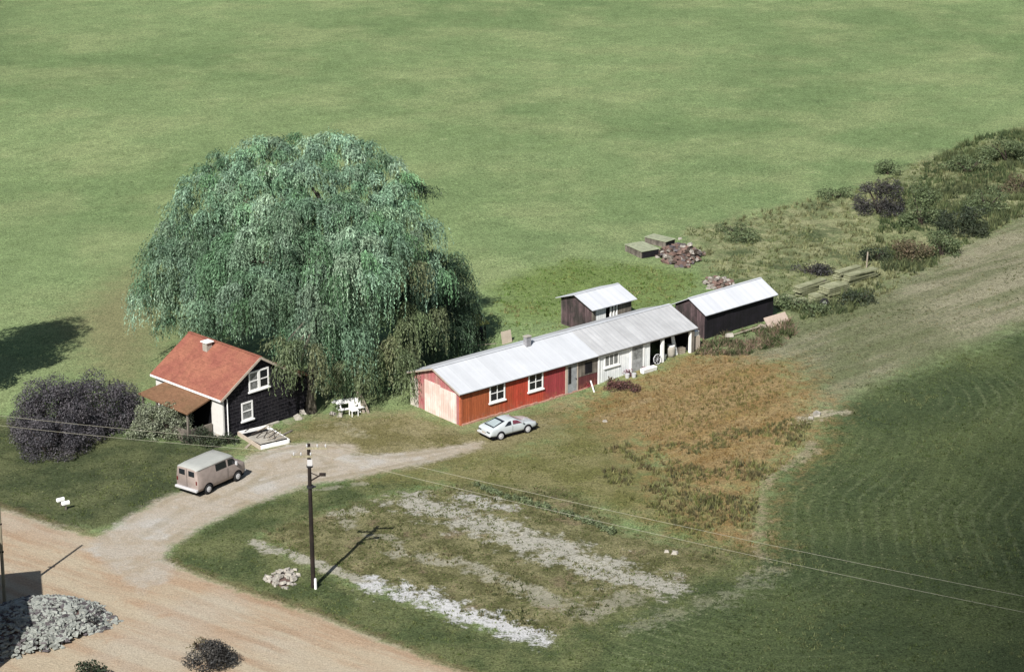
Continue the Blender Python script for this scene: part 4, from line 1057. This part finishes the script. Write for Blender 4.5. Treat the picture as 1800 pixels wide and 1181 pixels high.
# ------------------------------------------------------------------ row of garden plants
proto = None
def row_plant(i, x, y, s):
    global proto
    lb = 'low leafy plant in the row along the back of the garden'
    if proto is None:
        proto = crown('row_plant', [((0, 0, .14), (.24, .24, .17)), ((.12, .05, .22), (.14, .14, .1))], 260, .06, M['cabbage'])
        o = proto
    else:
        o = proto.copy(); COL.objects.link(o)
    o.location = (x, y, gz(x, y)); o.rotation_euler = (0, 0, i*1.7); o.scale = (s, s, s*1.1)
    tag(o, lb, 'plant', 'row of leafy garden plants')
pts = [(838,856),(880,873),(920,884),(960,897),(1000,908),(1040,922),(1085,942)]
W_ = [G(*q) for q in pts]; rr = random.Random(8); k = 0
for a, b in zip(W_[:-1], W_[1:]):
    n = max(1, int((b-a).length/.52))
    for i in range(n):
        q = a.lerp(b, i/n); row_plant(k, q.x+rr.uniform(-.08, .08), q.y+rr.uniform(-.12, .12), rr.uniform(.75, 1.25)*(1 if k < 22 else .8)); k += 1

# ------------------------------------------------------------------ weeds (uncountable)
def in_poly(P, poly): return sd_poly(P, poly) > 0
def weeds(name, polys, dens, h, w, cols, blades=6, lean=.35, seed=0, patch=None, avoid=(), fade=None):
    rg = np.random.default_rng(seed); Ps = []
    for poly in polys:
        pg = PG(poly); xs = [p[0] for p in pg]; ys = [p[1] for p in pg]
        n = int((max(xs)-min(xs))*(max(ys)-min(ys))*dens)
        P = np.stack([rg.uniform(min(xs), max(xs), n), rg.uniform(min(ys), max(ys), n)], 1)
        Ps.append(P[in_poly(P, pg)])
    P = np.concatenate(Ps)
    if patch: P = P[vnoise(P[:, 0], P[:, 1], patch[0], seed+77)*.6+vnoise(P[:, 0], P[:, 1], patch[0]*.35, seed+78)*.4 > patch[1]]
    if fade:
        s = sd_poly(P, ZONES[fade]); P = P[s > rg.uniform(-1.5, 4.5, len(P))+3*(vnoise(P[:, 0], P[:, 1], 2.5, seed+3)-.5)]
    for k in ('road', 'drive'): P = P[sd_poly(P, ZONES[k]) < -.3]
    for (cx, cy, ang, x0, x1, y0, y1) in AVOID:
        c, s = math.cos(ang), math.sin(ang); dx = P[:, 0]-cx; dy = P[:, 1]-cy; lx = dx*c+dy*s; ly = -dx*s+dy*c
        P = P[~((lx > x0) & (lx < x1) & (ly > y0) & (ly < y1))]
    A = attrs(P); z = zt(P[:, 0], P[:, 1])+relief(P, A)-.02; n = len(P)
    big = vnoise(P[:, 0], P[:, 1], 4, seed+5); cols = np.array([c[:3] for c in cols]); ci = np.clip((big+rg.normal(size=n)*.18)*len(cols), 0, len(cols)-1).astype(int)
    B = blades; base = np.repeat(np.stack([P[:, 0], P[:, 1], z], 1), B, 0); N = n*B
    hh = np.repeat(rg.uniform(*h, n)*(.6+.8*big), B)*rg.uniform(.5, 1.1, N)
    base = base+np.stack([rg.normal(size=N)*w*1.4, rg.normal(size=N)*w*1.4, np.zeros(N)], 1)
    a = rg.uniform(0, 6.28, N); side = np.stack([np.cos(a), np.sin(a), np.zeros(N)], 1)*w*rg.uniform(.5, 1, (N, 1))
    tip = base+np.stack([rg.normal(size=N)*hh*lean, rg.normal(size=N)*hh*lean, hh], 1)
    V = np.stack([base-side, base+side, tip], 1).reshape(-1, 3); f = np.arange(3*N).reshape(N, 3)
    cc = np.repeat(cols[ci], B*3, 0)
    o = np_mesh(name, V, f, M['weed'], None, cc); tag(o, kind='stuff'); return o
AVOID = [(-3.39, 141.17, R(39.8), -.1, 21.6, -.15, 5.6), (-18.8, 138.6, R(136), -.3, 7.2, -8.3, 2.4), (o1[0], o1[1], a1, -.2, 4.1, -.2, 3.8), (o2[0], o2[1], a2, -.2, 7.6, -.2, 3.4)]
weeds('dry_grass', [[(1020,730),(1130,660),(1240,618),(1385,640),(1445,712),(1430,768),(1395,806),(1335,850),(1328,965),(1210,935),(1080,860)]], 11, (.10, .3), .04, [T(142,118,74), T(152,128,86), T(160,142,104), T(132,126,80)], 5, seed=1, fade='brown')
weeds('tall_weeds', [[(1060,790),(1150,770),(1240,765),(1330,740),(1430,740),(1395,806),(1335,850),(1322,965),(1220,945),(1120,890),(1060,840)]], 15, (.15, .55), .045, [T(112,112,78), T(134,136,86), T(122,112,82), T(148,146,100), T(98,98,74), T(124,132,80)], 8, seed=2, patch=(2.6, .49))
weeds('weeds_by_shed', [[(1222,625),(1240,594),(1300,584),(1385,562),(1402,585),(1375,606),(1310,626)]], 20, (.15, .55), .06, [T(112,108,84), T(140,126,104), T(92,104,70), T(150,130,112), T(104,112,76)], 8, lean=.6, seed=3, patch=(1.1, .38))
weeds('rough_grass', [[(1200,405),(1350,370),(1500,335),(1650,270),(1800,225),(1860,240),(1860,350),(1640,460),(1560,520),(1420,560),(1385,540),(1310,505),(1250,480)]], 4, (.15, .42), .07, [T(112,122,82), T(134,142,98), T(150,152,112), T(124,126,90)], 7, seed=4, patch=(3, .36))
weeds('hedge_growth', [[(1560,330),(1700,250),(1860,200),(1860,350),(1700,430),(1640,470),(1560,500),(1540,440)],[(1390,545),(1410,562),(1500,548),(1550,505),(1535,500),(1460,530)]], 7, (.25, .75), .08, [T(80,96,66), T(100,114,76), T(116,124,86), T(90,100,72)], 8, seed=5, patch=(4, .42))
weeds('garden_weeds', [[(450,945),(560,900),(700,868),(840,850),(1000,860),(1100,935),(1310,972),(1165,1030),(960,1115),(800,1075),(640,1022)]], 7, (.08, .24), .06, [T(104,110,70), T(122,124,84), T(130,124,92), T(98,104,70)], 6, seed=6, patch=(2.0, .47))
weeds('lawn_tufts', [[(290,985),(303,960),(440,890),(600,845),(830,850),(1080,860),(1320,960),(1345,1005),(1100,1110),(1000,1200),(830,1190),(560,1082),(420,1037)],[(-20,760),(240,785),(410,795),(330,860),(190,925),(95,922),(-20,875)]], 9, (.05, .14), .05, [T(78,92,52), T(100,114,66), T(124,132,84)], 5, seed=7, patch=(1.6, .3))
weeds('yard_tufts', [[(420,800),(540,745),(720,725),(810,757),(900,740),(1050,700),(1100,700),(1050,780),(1000,860),(780,835),(850,790),(640,795),(500,780)]], 6, (.04, .12), .05, [T(128,126,80), T(150,144,104), T(112,118,68)], 5, seed=8, patch=(1.6, .35))
weeds('crop_tufts', [[(1490,705),(1450,740),(1400,815),(1345,855),(1338,960),(1352,1008),(1250,1055),(1100,1115),(1020,1200),(1860,1200),(1860,560),(1640,640)]], 4.5, (.08, .2), .06, [T(84,100,62), T(100,114,70), T(124,132,90)], 5, seed=9, patch=(1.8, .4))
weeds('stubble_tufts', [[(1250,640),(1300,600),(1400,565),(1560,508),(1800,372),(1860,350),(1860,555),(1640,640),(1490,702),(1440,720),(1385,640)]], 3, (.06, .16), .06, [T(112,112,82), T(134,130,100), T(98,104,72)], 5, seed=10, patch=(2, .4))
0 and weeds('meadow_tufts', [[(-20,560),(240,500),(340,300),(700,240),(820,420),(1100,400),(1350,365),(1820,220),(1820,60),(-20,60)]], 1.1, (.08, .2), .08, [T(92,118,66), T(124,144,90), T(150,160,112)], 5, seed=12, patch=(2.6, .42))
weeds('back_grass', [[(880,500),(1000,455),(1150,470),(1240,485),(1210,520),(1120,560),(1010,575),(900,585),(860,560)]], 6, (.08, .3), .06, [T(108,134,70), T(132,142,84), T(150,150,104)], 5, seed=13, patch=(1.6, .4))

# ------------------------------------------------------------------ stone and rubbish heaps
def heap(name, px, py, rx, ry, h, n, r, mat, label, cat, rz=0, kind='stuff', seed=0, mound=None, sq=.5):
    p = G(px, py); t = empty(name, (p.x, p.y, gz(p.x, p.y)), rz, label, cat); rr = random.Random(seed)
    m = MB(); V = []; nn = 26; F_ = []
    for i in range(7):
        f = i/6
        for k in range(nn):
            a = 2*math.pi*k/nn; q = 1+.13*math.sin(3*a+seed)+.08*math.sin(7*a)
            V.append((.9*rx*f*q*math.cos(a), .9*ry*f*q*math.sin(a), h*(1-f**2.2)*.9-.06+rr.uniform(-.05, .05)*(1-f)))
    for i in range(6):
        for k in range(nn): F_.append((i*nn+k, (i+1)*nn+k, (i+1)*nn+(k+1) % nn, i*nn+(k+1) % nn))
    m.add(V, F_); m.build('mound', mound or M['earth'], t, True)
    mats = mat if isinstance(mat, list) else [mat]; m = MB()
    for k in range(n):
        a = rr.uniform(0, 6.28); f = rr.random()**.5*(1+.13*math.sin(3*a+seed)+.08*math.sin(7*a)+rr.uniform(-.05, .08)); z = h*(1-min(f, 1)**2.2)*.9
        m.cur = rr.randrange(len(mats)); m.rock(Vector((rx*f*math.cos(a), ry*f*math.sin(a), z+rr.uniform(-.03, .08))), rr.uniform(*r), rr.random(), sq)
    o = m.build('stones', mats if len(mats) > 1 else mats[0], t); o['kind'] = 'stuff'
    return t
M['earth'] = plain('dark_earth', T(112, 92, 84), .95, var=.3)
M['slate'] = plain('grey_split_stone', T(168, 172, 164), .85, var=.4, scale=2, fine=12)
M['slate2'] = plain('dark_split_stone', T(104, 98, 100), .85, var=.4, scale=2, fine=12)
M['rubble'] = plain('brown_rubble', T(134, 110, 100), .9, var=.35)
heap('stone_pile', 50, 1106, 4.3, 3.1, 1.45, 3000, (.05, .24), [M['slate'], M['slate'], M['slate'], M['slate2']], 'large heap of grey stones at the bottom left corner beside the dirt road', 'stone heap', R(38), seed=3, mound=M['earth'], sq=.3)
bush('brush_clump', at(150, 1092), 1.0, 1.1, .7, 12, 80, .06, M['purplebush'], 'dark brushy clump at the right end of the grey stone heap', 'bush', (.25, .4), seed=48)
heap('white_rock_pile', 497, 1018, .95, 1.15, .22, 60, (.08, .2), [M['stone'], M['concrete'], M['concrete']], 'small heap of whitish rocks left of the dark utility pole', 'stone heap', seed=5, sq=.6)
heap('debris_heap', 1195, 452, 1.9, 2.6, .9, 190, (.1, .28), [M['rubble'], M['greywood'], M['slate2'], M['rubble'], M['barkdark'], M['stone']], 'heap of brown rubble and pale stones right of the two low boxes', 'rubble heap', seed=6, sq=.5)
heap('debris_heap', 1262, 500, 1.2, 1.6, .45, 60, (.12, .26), [M['stone'], M['rubble'], M['greywood']], 'smaller heap of pale stones just behind the long black shed', 'rubble heap', seed=7, sq=.4)
def single_stones():
    L = [(585,729,.24,'grey stone lying left of the picnic table'),(598,731,.26,'white stone lying in front of the picnic table'),(1212,447,.26,'large white stone on the brown rubble heap'),
     (1195,436,.18,'white stone at the back of the rubble heap'),(523,736,.34,'pale stone at the foot of the farmhouse, left of the willow trunk'),(532,727,.3,'white stone against the willow trunk'),
     (1436,730,.35,'white stone at the edge of the dark field'),(1425,737,.22,'small white stone left of the larger one at the field edge'),(1063,741,.14,'pale stone in the grass left of the brown patch'),(1186,973,.2,'white stone at the lower corner of the garden'),(1172,970,.16,'smaller white stone beside another at the lower garden corner')]
    for i, (px, py, r, lb) in enumerate(L):
        p = G(px, py); z = gz(p.x, p.y)+(.75 if 'rubble' in lb else 0)
        o = MB().rock(Vector((0, 0, r*.3)), r, i+2, .55).build('stone', M['stone'] if 'grey' in lb else M['concrete']); o.location = (p.x, p.y, z)
        tag(o, lb, 'stone')
single_stones()

# ------------------------------------------------------------------ yard things
def picnic():
    p = at(612, 722); t = empty('picnic_table', p, R(20), 'weathered white picnic table under the willow', 'picnic table')
    for y in (-.3, -.1, .1, .3): MB().box(-.9, .9, y-.085, y+.085, .70, .74).build('tabletop_board', M['white'], t)
    for y in (-.75, .75): MB().box(-.9, .9, y-.13, y+.13, .42, .46).build('seat', M['white'], t)
    for x in (-.6, .6):
        m = MB(); m.bar((x, -.62, 0), (x, -.15, .7), .08, .05); m.build('leg', M['white'], t)
        m = MB(); m.bar((x, .62, 0), (x, .15, .7), .08, .05); m.build('leg', M['white'], t)
        MB().box(x-.03, x+.03, -.85, .85, .36, .418).build('crosspiece', M['white'], t)
picnic()
def chair(px, py, rz, lb):
    t = empty('garden_chair', at(px, py), rz, lb, 'chair')
    MB().box(-.25, .25, -.25, .25, .38, .43).build('seat', M['white'], t)
    MB().box(-.25, .25, .22, .27, .431, .9).build('backrest', M['white'], t)
    for x in (-.22, .22):
        for y in (-.22, .22): MB().tube([(x, y, 0), (x, y, .379)], .03, 6).build('leg', M['white'], t)
chair(634, 722, 2.4, 'white garden chair right of the picnic table')
chair(622, 730, .5, 'white garden chair in front of the picnic table')
for i, (px, lb) in enumerate(((640, 'taller pale plank leaning at the willow, right of the chair'), (648, 'shorter pale plank leaning at the willow, rightmost of the two'))):
    p = at(px, 726); o = MB().bar((0, 0, 0), (-.45-.1*i, .5, 1.35-.2*i), .2, .04).build('leaning_plank', M['barewood']); o.location = p; tag(o, lb, 'plank', 'planks leaning at the willow')
def bedframe():
    A_ = at(419, 765); B_ = G(458, 790); C_ = G(495, 773); ang = math.atan2(B_.y-A_[1], B_.x-A_[0])
    L1 = math.hypot(B_.x-A_[0], B_.y-A_[1]); W1 = math.dist((B_.x, B_.y), (C_.x, C_.y))
    t = empty('framed_bed', A_, ang, 'low white-painted timber frame with poles and sheeting across it beside the farmhouse', 'garden frame')
    h = .26
    MB().box(0, L1, -.06, .02, 0, h).build('side_board', M['cream'], t); MB().box(0, L1, W1-.04, W1+.04, 0, h).build('side_board', M['white'], t)
    MB().box(-.04, .04, .021, W1-.041, 0, h).build('end_board', M['white'], t); MB().box(L1-.04, L1+.04, .021, W1-.041, 0, h).build('end_board', M['white'], t)
    MB().box(.041, L1-.041, .021, W1-.041, 0, .06).build('soil', M['dark'], t)
    m = MB(); m.add([(1.15, .05, .22), (L1-.1, .05, .34), (L1-.1, W1-.1, .36), (.7, W1-.1, .2), (1.15, .05, .2), (L1-.1, .05, .32), (L1-.1, W1-.1, .34), (.7, W1-.1, .18)], [(0,1,2,3),(7,6,5,4),(0,4,5,1),(1,5,6,2),(2,6,7,3),(3,7,4,0)]); m.build('sheeting', M['concrete'], t)
    rr = random.Random(2)
    for k in range(14):
        x = rr.uniform(.4, L1-.2); y = rr.uniform(.2, W1*.6)
        MB().bar((x, y, .36), (x+rr.uniform(-.6, .6), y+rr.uniform(.2, 1.0), .44+rr.uniform(0, .25)), .05, .04).build('stick', M['barewood'] if k % 2 else M['barkdark'], t)
bedframe()
for px, py, L1, rz, lb in ((470, 792, 1.7, .35, 'longer loose pale board on the grass right of the white-framed bed'), (432, 788, 1.1, 1.3, 'shorter loose pale board on the grass in front of the white-framed bed'), (497, 765, 1.0, 1.0, 'loose grey board behind the far corner of the white-framed bed')):
    o = MB().box(0, L1, -.09, .09, .01, .05).build('loose_board', M['barewood'] if L1 > 1 else M['greywood']); o.location = at(px, py); o.rotation_euler = (0, 0, rz); tag(o, lb, 'board', 'loose boards by the framed bed')
for i, (a, b, lb) in enumerate((((440, 752), 1.0, 'pale flat step stone at the foot of the black gable, left one'), ((470, 746), 1.2, 'pale flat step stone at the foot of the black gable, right one'))):
    p = at(*a); o = MB().box(-.7*b, .7*b, -.28, .28, -.05, .08).build('step_stone', M['concrete'], None, bevel=.02); o.location = p; o.rotation_euler = (0, 0, R(46)); tag(o, lb, 'stone slab', 'step stones at the farmhouse')
def mailbox(px, py, lb, rz):
    t = empty('mailbox', at(px, py), rz, lb, 'mailbox', 'white mailboxes by the road')
    MB().box(-.04, .04, -.04, .04, -.05, .35).build('post', M['greywood'], t)
    m = MB(); pr = [(-.1, .35)]+[(-.1*math.cos(math.pi*k/8), .47+.1*math.sin(math.pi*k/8)) for k in range(9)]+[(.1, .35)]
    m.prism(pr, -.24, .24, Matrix(((0,0,1,0),(1,0,0,0),(0,1,0,0),(0,0,0,1)))); m.build('box', M['white'], t, bevel=.01)
    MB().box(.241, .25, -.085, .085, .36, .5).build('flap', M['chrome'], t)
mailbox(107, 890, 'left one of two white mailboxes on the lawn corner', R(35)); mailbox(116, 896, 'right one of two white mailboxes on the lawn corner', R(35))
# well house with mossy roof in the willow's shade
M['moss'] = plain('mossy_lightened_roof', T(176, 178, 100), .95, var=.25, scale=3)  # moss colour, lightened to stand in for sunlight on the roof
def wellhouse():
    t = empty('well_house', at(840, 597), R(35), 'tiny dark hut with a mossy yellow-green roof in the willow shade', 'hut')
    for x in (-.38, .38):
        for y in (-.38, .38): MB().box(x-.05, x+.05, y-.05, y+.05, -.1, 1.4).build('post', M['darkwood'], t)
    MB().box(-.42, .42, -.42, .42, -.1, .9).build('casing', M['darkwood'], t)
    m = MB(); roof_plane(m, (-.62, -.62, 1.36), (.62, -.62, 1.36), (.62, .62, 1.75), (-.62, .62, 1.75), .08); m.build('roof', M['moss'], t)
wellhouse()
o = MB().tube([(0, 0, 0), (0, 0, .35), (0, 0, .42)], [.11, .12, .05], 10).build('white_can', M['white']); o.location = at(829, 603); tag(o, 'small white can standing in the shade behind the barn roof', 'can')
o = MB().tube([(0, 0, .1), (3, .9, .1)], .04, 6).build('lying_pole', M['barewood']); o.location = at(800, 613); tag(o, 'thin pale pole lying in the shade behind the barn', 'pole')
o = MB().box(0, .9, 0, .05, 0, 1.0).build('pale_board', M['cream']); o.location = at(884, 606)[:2]+(.1,); o.rotation_euler = (R(-12), 0, R(39)); tag(o, 'pale board standing behind the barn left of its chimney', 'board')
# things by the white section and in the open bay
def on_barn(x, y, z=0): c = cs((-3.39, 141.17), R(39.8), x, y); return (c[0], c[1], z)
p = on_barn(10.95, -1.0); o = MB().bar((0, 0, 0), (-.25, .3, .75), .09, .04).build('leaning_board', M['white']); o.location = (p[0], p[1], gz(p[0], p[1])); tag(o, 'short white board leaning beside the red flowers', 'board')
t = empty('planter', (*on_barn(16.3, -.75)[:2], gz(*on_barn(16.3, -.75)[:2])), R(39.8), 'long white planter trough in front of the grey screen door', 'planter')
m = MB(); m.prism([(-.22, .32), (-.15, 0), (.15, 0), (.22, .32)], -.65, .65, Matrix(((0,0,1,0),(1,0,0,0),(0,1,0,0),(0,0,0,1)))); m.build('trough', M['white'], t, bevel=.02)
MB().box(-.6, .6, -.17, .17, .3, .335).build('soil', M['white'], t)
for x, y, lb in ((14.85, -.8, 'white bucket left of the long planter'), (14.45, -.55, 'white bucket nearest the maroon bush')):
    q = on_barn(x, y); t = empty('bucket', (q[0], q[1], gz(q[0], q[1])), 0, lb, 'bucket', 'buckets by the flower bed'); m = MB(); m.tube([(0, 0, 0), (0, 0, .3)], [.14, .18], 14); m.build('pail', M['chrome'], t)
    MB().tube([(-.17, 0, .3), (-.1, .02, .42), (.1, .02, .42), (.17, 0, .3)], .012, 5).build('handle', M['darktrim'], t)
def wheelthing(p, r, rz, tilt, lb, name='spoked_wheel', mat='chrome', fat=.03):  # old spoked wheel: rim tube and thin spokes
    t = empty(name, p, rz, lb, 'wheel'); t.rotation_euler = (R(90+tilt), 0, rz); m = MB(); n = 20
    pts = [(r*math.cos(2*math.pi*k/n), r*math.sin(2*math.pi*k/n)+r, 0) for k in range(n+1)]; m.tube(pts, fat, 6, False); m.build('rim', M[mat], t)
    for k in range(8):
        a = math.pi*k/4; MB().tube([(0, r, 0), (r*.97*math.cos(a), r+r*.97*math.sin(a), 0)], .012, 5).build('spoke', M['chrome'], t)
    return t
q = on_barn(17.7, -.2, .42); wheelthing(q, .36, R(39.8), -8, 'white spoked wheel leaning at the left post of the open bay')
q = on_barn(19.5, .35, .42); t = empty('barrel', q, 0, 'pale dented barrel inside the open bay', 'barrel'); MB().tube([(0, 0, 0), (0, 0, .3), (0, 0, .6), (0, 0, .85)], [.26, .3, .3, .26], 16).build('drum', M['concrete'], t, True); MB().tube([(0, 0, .85), (0, 0, .88)], [.27, .25], 16).build('lid', M['white'], t)
q = on_barn(19.95, .3, .42); o = MB().bar((0, 0, 0), (-.25, .35, 1.35), .3, .04).build('white_sheet', M['white']); o.location = q; tag(o, 'tall white panel leaning in the middle of the open bay', 'panel')
q = on_barn(20.5, .4, .42); t = empty('crate', q, R(30), 'pale wooden crate by the right post of the open bay', 'crate')
for i in range(4): MB().box(-.25, .25, -.25, -.23, .02+i*.13, .12+i*.13).build('slat', M['barewood'], t)
MB().box(-.24, .24, -.228, .25, 0, .5).build('box', M['greywood'], t)
q = on_barn(18.75, .3, .42); t = empty('bucket', q, 0, 'white bucket in the left half of the open bay', 'bucket'); MB().tube([(0, 0, 0), (0, 0, .34)], [.15, .19], 14).build('pail', M['white'], t)
q = on_barn(21.75, .35); t = empty('cabinet', (q[0], q[1], gz(q[0], q[1])-.02), R(39.8), 'pale upright cabinet with a white box on it at the right end of the barn', 'cabinet')
MB().box(-.25, .35, -.3, .3, 0, 1.05).build('body', M['barewood'], t, bevel=.01); MB().box(-.22, .32, -.32, -.301, .08, .98).build('door', M['cream'], t)
o = MB().box(-.28, .3, -.22, .22, 0, .35).build('white_box', M['white'], None, bevel=.01); o.location = (q[0], q[1], gz(q[0], q[1])+1.03); o.rotation_euler = (0, 0, R(35)); tag(o, 'white box lying on the pale cabinet', 'box')
# plywood and pole by the long shed
p1 = G(1352, 578); p2 = G(1392, 566); ang = math.atan2(p2.y-p1.y, p2.x-p1.x)
o = MB().box(0, 2.3, -.02, .04, 0, .95).build('plywood_sheet', plain('tan_plywood', T(216, 196, 180), .8, var=.12)); o.location = (p1.x, p1.y, gz(p1.x, p1.y)-.05); o.rotation_euler = (R(-38), 0, ang); tag(o, 'tan plywood sheet leaning low beyond the right end of the long black shed', 'board')
a = G(1285, 593); b = G(1350, 575); o = MB().tube([(0, 0, .15), (b.x-a.x, b.y-a.y, .25)], .05, 6).build('long_pole', M['barewood']); o.location = (a.x, a.y, gz(a.x, a.y)); tag(o, 'long pale pole lying along the front of the black shed', 'pole')
for px, py, lb in ((1282, 592, 'pale block lying in the weeds at the left of the long pole'), (1338, 578, 'pinkish block at the right end of the long pole')):
    o = MB().rock(Vector((0, 0, .15)), .32, px, .6).build('block', M['concrete'] if px < 1300 else M['barewood']); o.location = at(px, py); tag(o, lb, 'block')

# low boxes by the rubble
def coldframe(pl, pf, pr, h, lb):
    A_ = G(*pl); B_ = G(*pf); C_ = G(*pr); z = gz(B_.x, B_.y)
    ang = math.atan2(C_.y-B_.y, C_.x-B_.x); L1 = math.dist((B_.x, B_.y), (C_.x, C_.y)); W1 = math.dist((B_.x, B_.y), (A_.x, A_.y))*.95
    t = empty('low_box', (B_.x, B_.y, z-.05), ang, lb, 'box', 'low plank boxes at the field edge')
    MB().box(0, L1, -.04, .0, 0, h).build('side', M['darkwood'], t); MB().box(0, L1, W1, W1+.04, 0, h).build('side', M['darkwood'], t)
    MB().box(-.04, .0, -.04, W1+.04, .002, h-.002).build('end', M['greywood'], t); MB().box(L1, L1+.04, -.04, W1+.04, .002, h-.002).build('end', M['greywood'], t)
    n = 7; m = MB()
    for k in range(n):
        y = -.1+(W1+.2)*k/n; m.box(-.1, L1+.1, y, y+(W1+.2)/n-.02, h, h+.04)
    m.build('lid', plain('mossy_lid', T(176, 182, 152), .9, var=.25), t)
coldframe((1104, 441), (1128, 455), (1157, 450), .62, 'low plank box with a mossy lid, nearest the field')
coldframe((1146, 424), (1170, 436), (1185, 431), .55, 'low plank box with a pale lid, behind the rubble heap')
# lumber stacks
M['mossy'] = planks('mossy_lumber', T(184, 186, 150), T(156, 160, 122), .2, 1, var=.3)
def lumber(px, py, L1, W1, h, rz, lb, tilt=0):
    p = at(px, py); t = empty('lumber_stack', p, rz, lb, 'lumber stack', 'mossy lumber stacks beyond the long shed'); t.rotation_euler = (0, tilt, rz); rr = random.Random(px)
    nz = max(1, int(h/.16))
    for k in range(nz):
        MB().box(rr.uniform(-.2, .2), L1+rr.uniform(-.35, .25), -W1/2+rr.uniform(-.1, .06), W1/2+rr.uniform(-.06, .1), .02+k*h/nz, (k+1)*h/nz-.035, Matrix.Rotation(rr.uniform(-.05, .05), 4, 'Z')).build('board_layer', M['mossy'], t)
    for x in (.3, L1-.4): MB().box(x, x+.1, -W1/2+.06, W1/2-.06, -.1, h-.04).build('bearer', M['greywood'], t)
HR = R(40)
lumber(1402, 521, 3.2, .62, 0.81, HR+.05, 'long mossy green lumber stack, second from the left at the back')
lumber(1448, 524, 2.4, 1.0, 0.84, HR, 'wide lumber stack with loose boards in the middle')
lumber(1472, 494, 2.6, .62, 0.84, HR+.05, 'pale narrow lumber stack, hindmost at the right')
lumber(1486, 501, 3.2, .6, 0.81, HR, 'pale long lumber stack at the right end')
lumber(1374, 533, 1.3, .9, 0.47, HR, 'short lumber stack nearest the long black shed')
lumber(1391, 539, 1.4, .7, 0.54, HR-.2, 'short lumber stack right of the one nearest the shed')
lumber(1425, 531, 1.3, .8, 0.54, HR-.1, 'short weathered lumber stack left of the old tyre')
q = at(1449, 542); t = empty('scrap_tyre', q, 0, 'old black tyre standing in the weeds in front of the lumber stacks', 'tyre'); t.rotation_euler = (R(80), 0, R(20)); m = MB(); n = 24
m.tube([(.3*math.cos(2*math.pi*k/n), .3*math.sin(2*math.pi*k/n)+.36, 0) for k in range(n+1)], .1, 8, False); m.build('tread', M['rubber'], t, True)
m = MB(); m.tube([(0, .36, -.03), (0, .36, .03)], .2, 16); m.build('rim', M['slate'], t)
p = at(1523, 470); o = MB().tube([(0, 0, 0), (.05, 0, 1.3)], .06, 6).build('fence_post', M['barewood']); o.location = p; tag(o, 'pale fence post standing behind the right lumber stack', 'post')

# tall barn just beyond the left edge (its shade falls on the road)
def offbarn():
    p = G(-42, 1098); q = 7.4
    t = empty('roadside_barn', (p.x-.6, p.y-.4, 0), R(14), 'tall board barn just beyond the left edge of the dirt road', 'barn')
    MB().box(-7, -.05, -7.9, -.15, -.2, q-.3).build('wall', M['greywood'], t)
    m = MB(); roof_plane(m, (-7.3, -8.2, q-.25), (0, -8.2, q-.25), (0, 0, q), (-7.3, 0, q), .12); m.build('roof', M['corr'], t)
    MB().box(-3.5, -1.5, -.149, -.08, 0, 2.6).build('door', M['darkwood'], t)
offbarn()

# unseen puffy blocker added far overhead to darken the lower right of the field
def shade_blocker(seed=12, n_=(.937, -.35), mid=(42, 130), R0=115):
    rr = random.Random(seed); n_ = Vector(n_); mid = Vector(mid)
    alt = 2400
    c = mid+n_*R0; k = alt/math.tan(R(43)); c = Vector((c.x-.34*k, c.y-.94*k, alt))
    bmx = bmesh.new()
    def puff(p, r):
        res = bmesh.ops.create_icosphere(bmx, subdivisions=3, radius=1)
        for v in res['verts']:
            w = 1+.14*math.sin(v.co.x*7+p[0])*math.sin(v.co.y*6+p[1])+.08*math.sin(v.co.z*11+p[0])
            v.co = Vector((v.co.x*r*w+p[0], v.co.y*r*w+p[1], v.co.z*r*.45*w+p[2]))
    for i in range(46 if R0 > 80 else 24):
        a = rr.uniform(0, 6.28); d = R0*.82*math.sqrt(rr.random()); puff((d*math.cos(a), d*math.sin(a), rr.uniform(-8, 8)), rr.uniform(22, 38))
    puff((0, 0, 0), R0*.77)
    me = bpy.data.meshes.new('shade_blocker'); bmx.to_mesh(me); bmx.free(); me.polygons.foreach_set('use_smooth', [True]*len(me.polygons))
    me.materials.append(plain('blocker_white', (.85, .86, .88, 1), 1, var=.03, scale=.02, fine=.1))
    o = bpy.data.objects.new('shade_blocker', me); COL.objects.link(o); o.location = c; tag(o, kind='structure')
shade_blocker()
shade_blocker(15, (-.94, .34), (-78, 280), 75)  # second added blocker, darkens the top left



# ------------------------------------------------------------------ sun, sky, camera
SAZ = (-.34, -.94); SEL = R(43)
sun = bpy.data.lights.new('sun', 'SUN'); sun.energy = 5.0; sun.angle = R(.5); sun.color = (1, .965, .92)
so = bpy.data.objects.new('sun', sun); COL.objects.link(so)
d = Vector((SAZ[0]*math.cos(SEL), SAZ[1]*math.cos(SEL), math.sin(SEL))); d.normalize()
so.rotation_euler = d.to_track_quat('Z', 'Y').to_euler(); so.location = (-60, 0, 120)
w = bpy.data.worlds.new('World'); scene.world = w; w.use_nodes = True
nt = w.node_tree; bg = nt.nodes['Background']; sky = nt.nodes.new('ShaderNodeTexSky'); sky.sky_type = 'NISHITA'
sky.sun_disc = False; sky.sun_elevation = SEL; sky.sun_rotation = math.atan2(SAZ[0], SAZ[1]); sky.air_density = 1.2; sky.dust_density = 1.5
nt.links.new(sky.outputs[0], bg.inputs[0]); bg.inputs[1].default_value = .05
cam = bpy.data.cameras.new('camera'); co = bpy.data.objects.new('camera', cam); COL.objects.link(co)
co.location = (0, 0, CH); co.rotation_euler = (math.pi/2-TH, 0, 0)
cam.sensor_width = 36; cam.lens = 36*F/1800; cam.clip_end = 20000; cam.clip_start = 1
scene.camera = co
scene.view_settings.view_transform = 'Standard'; scene.view_settings.look = 'None'
scene.view_settings.exposure = .75; scene.view_settings.gamma = 1
scene.render.engine = 'CYCLES'
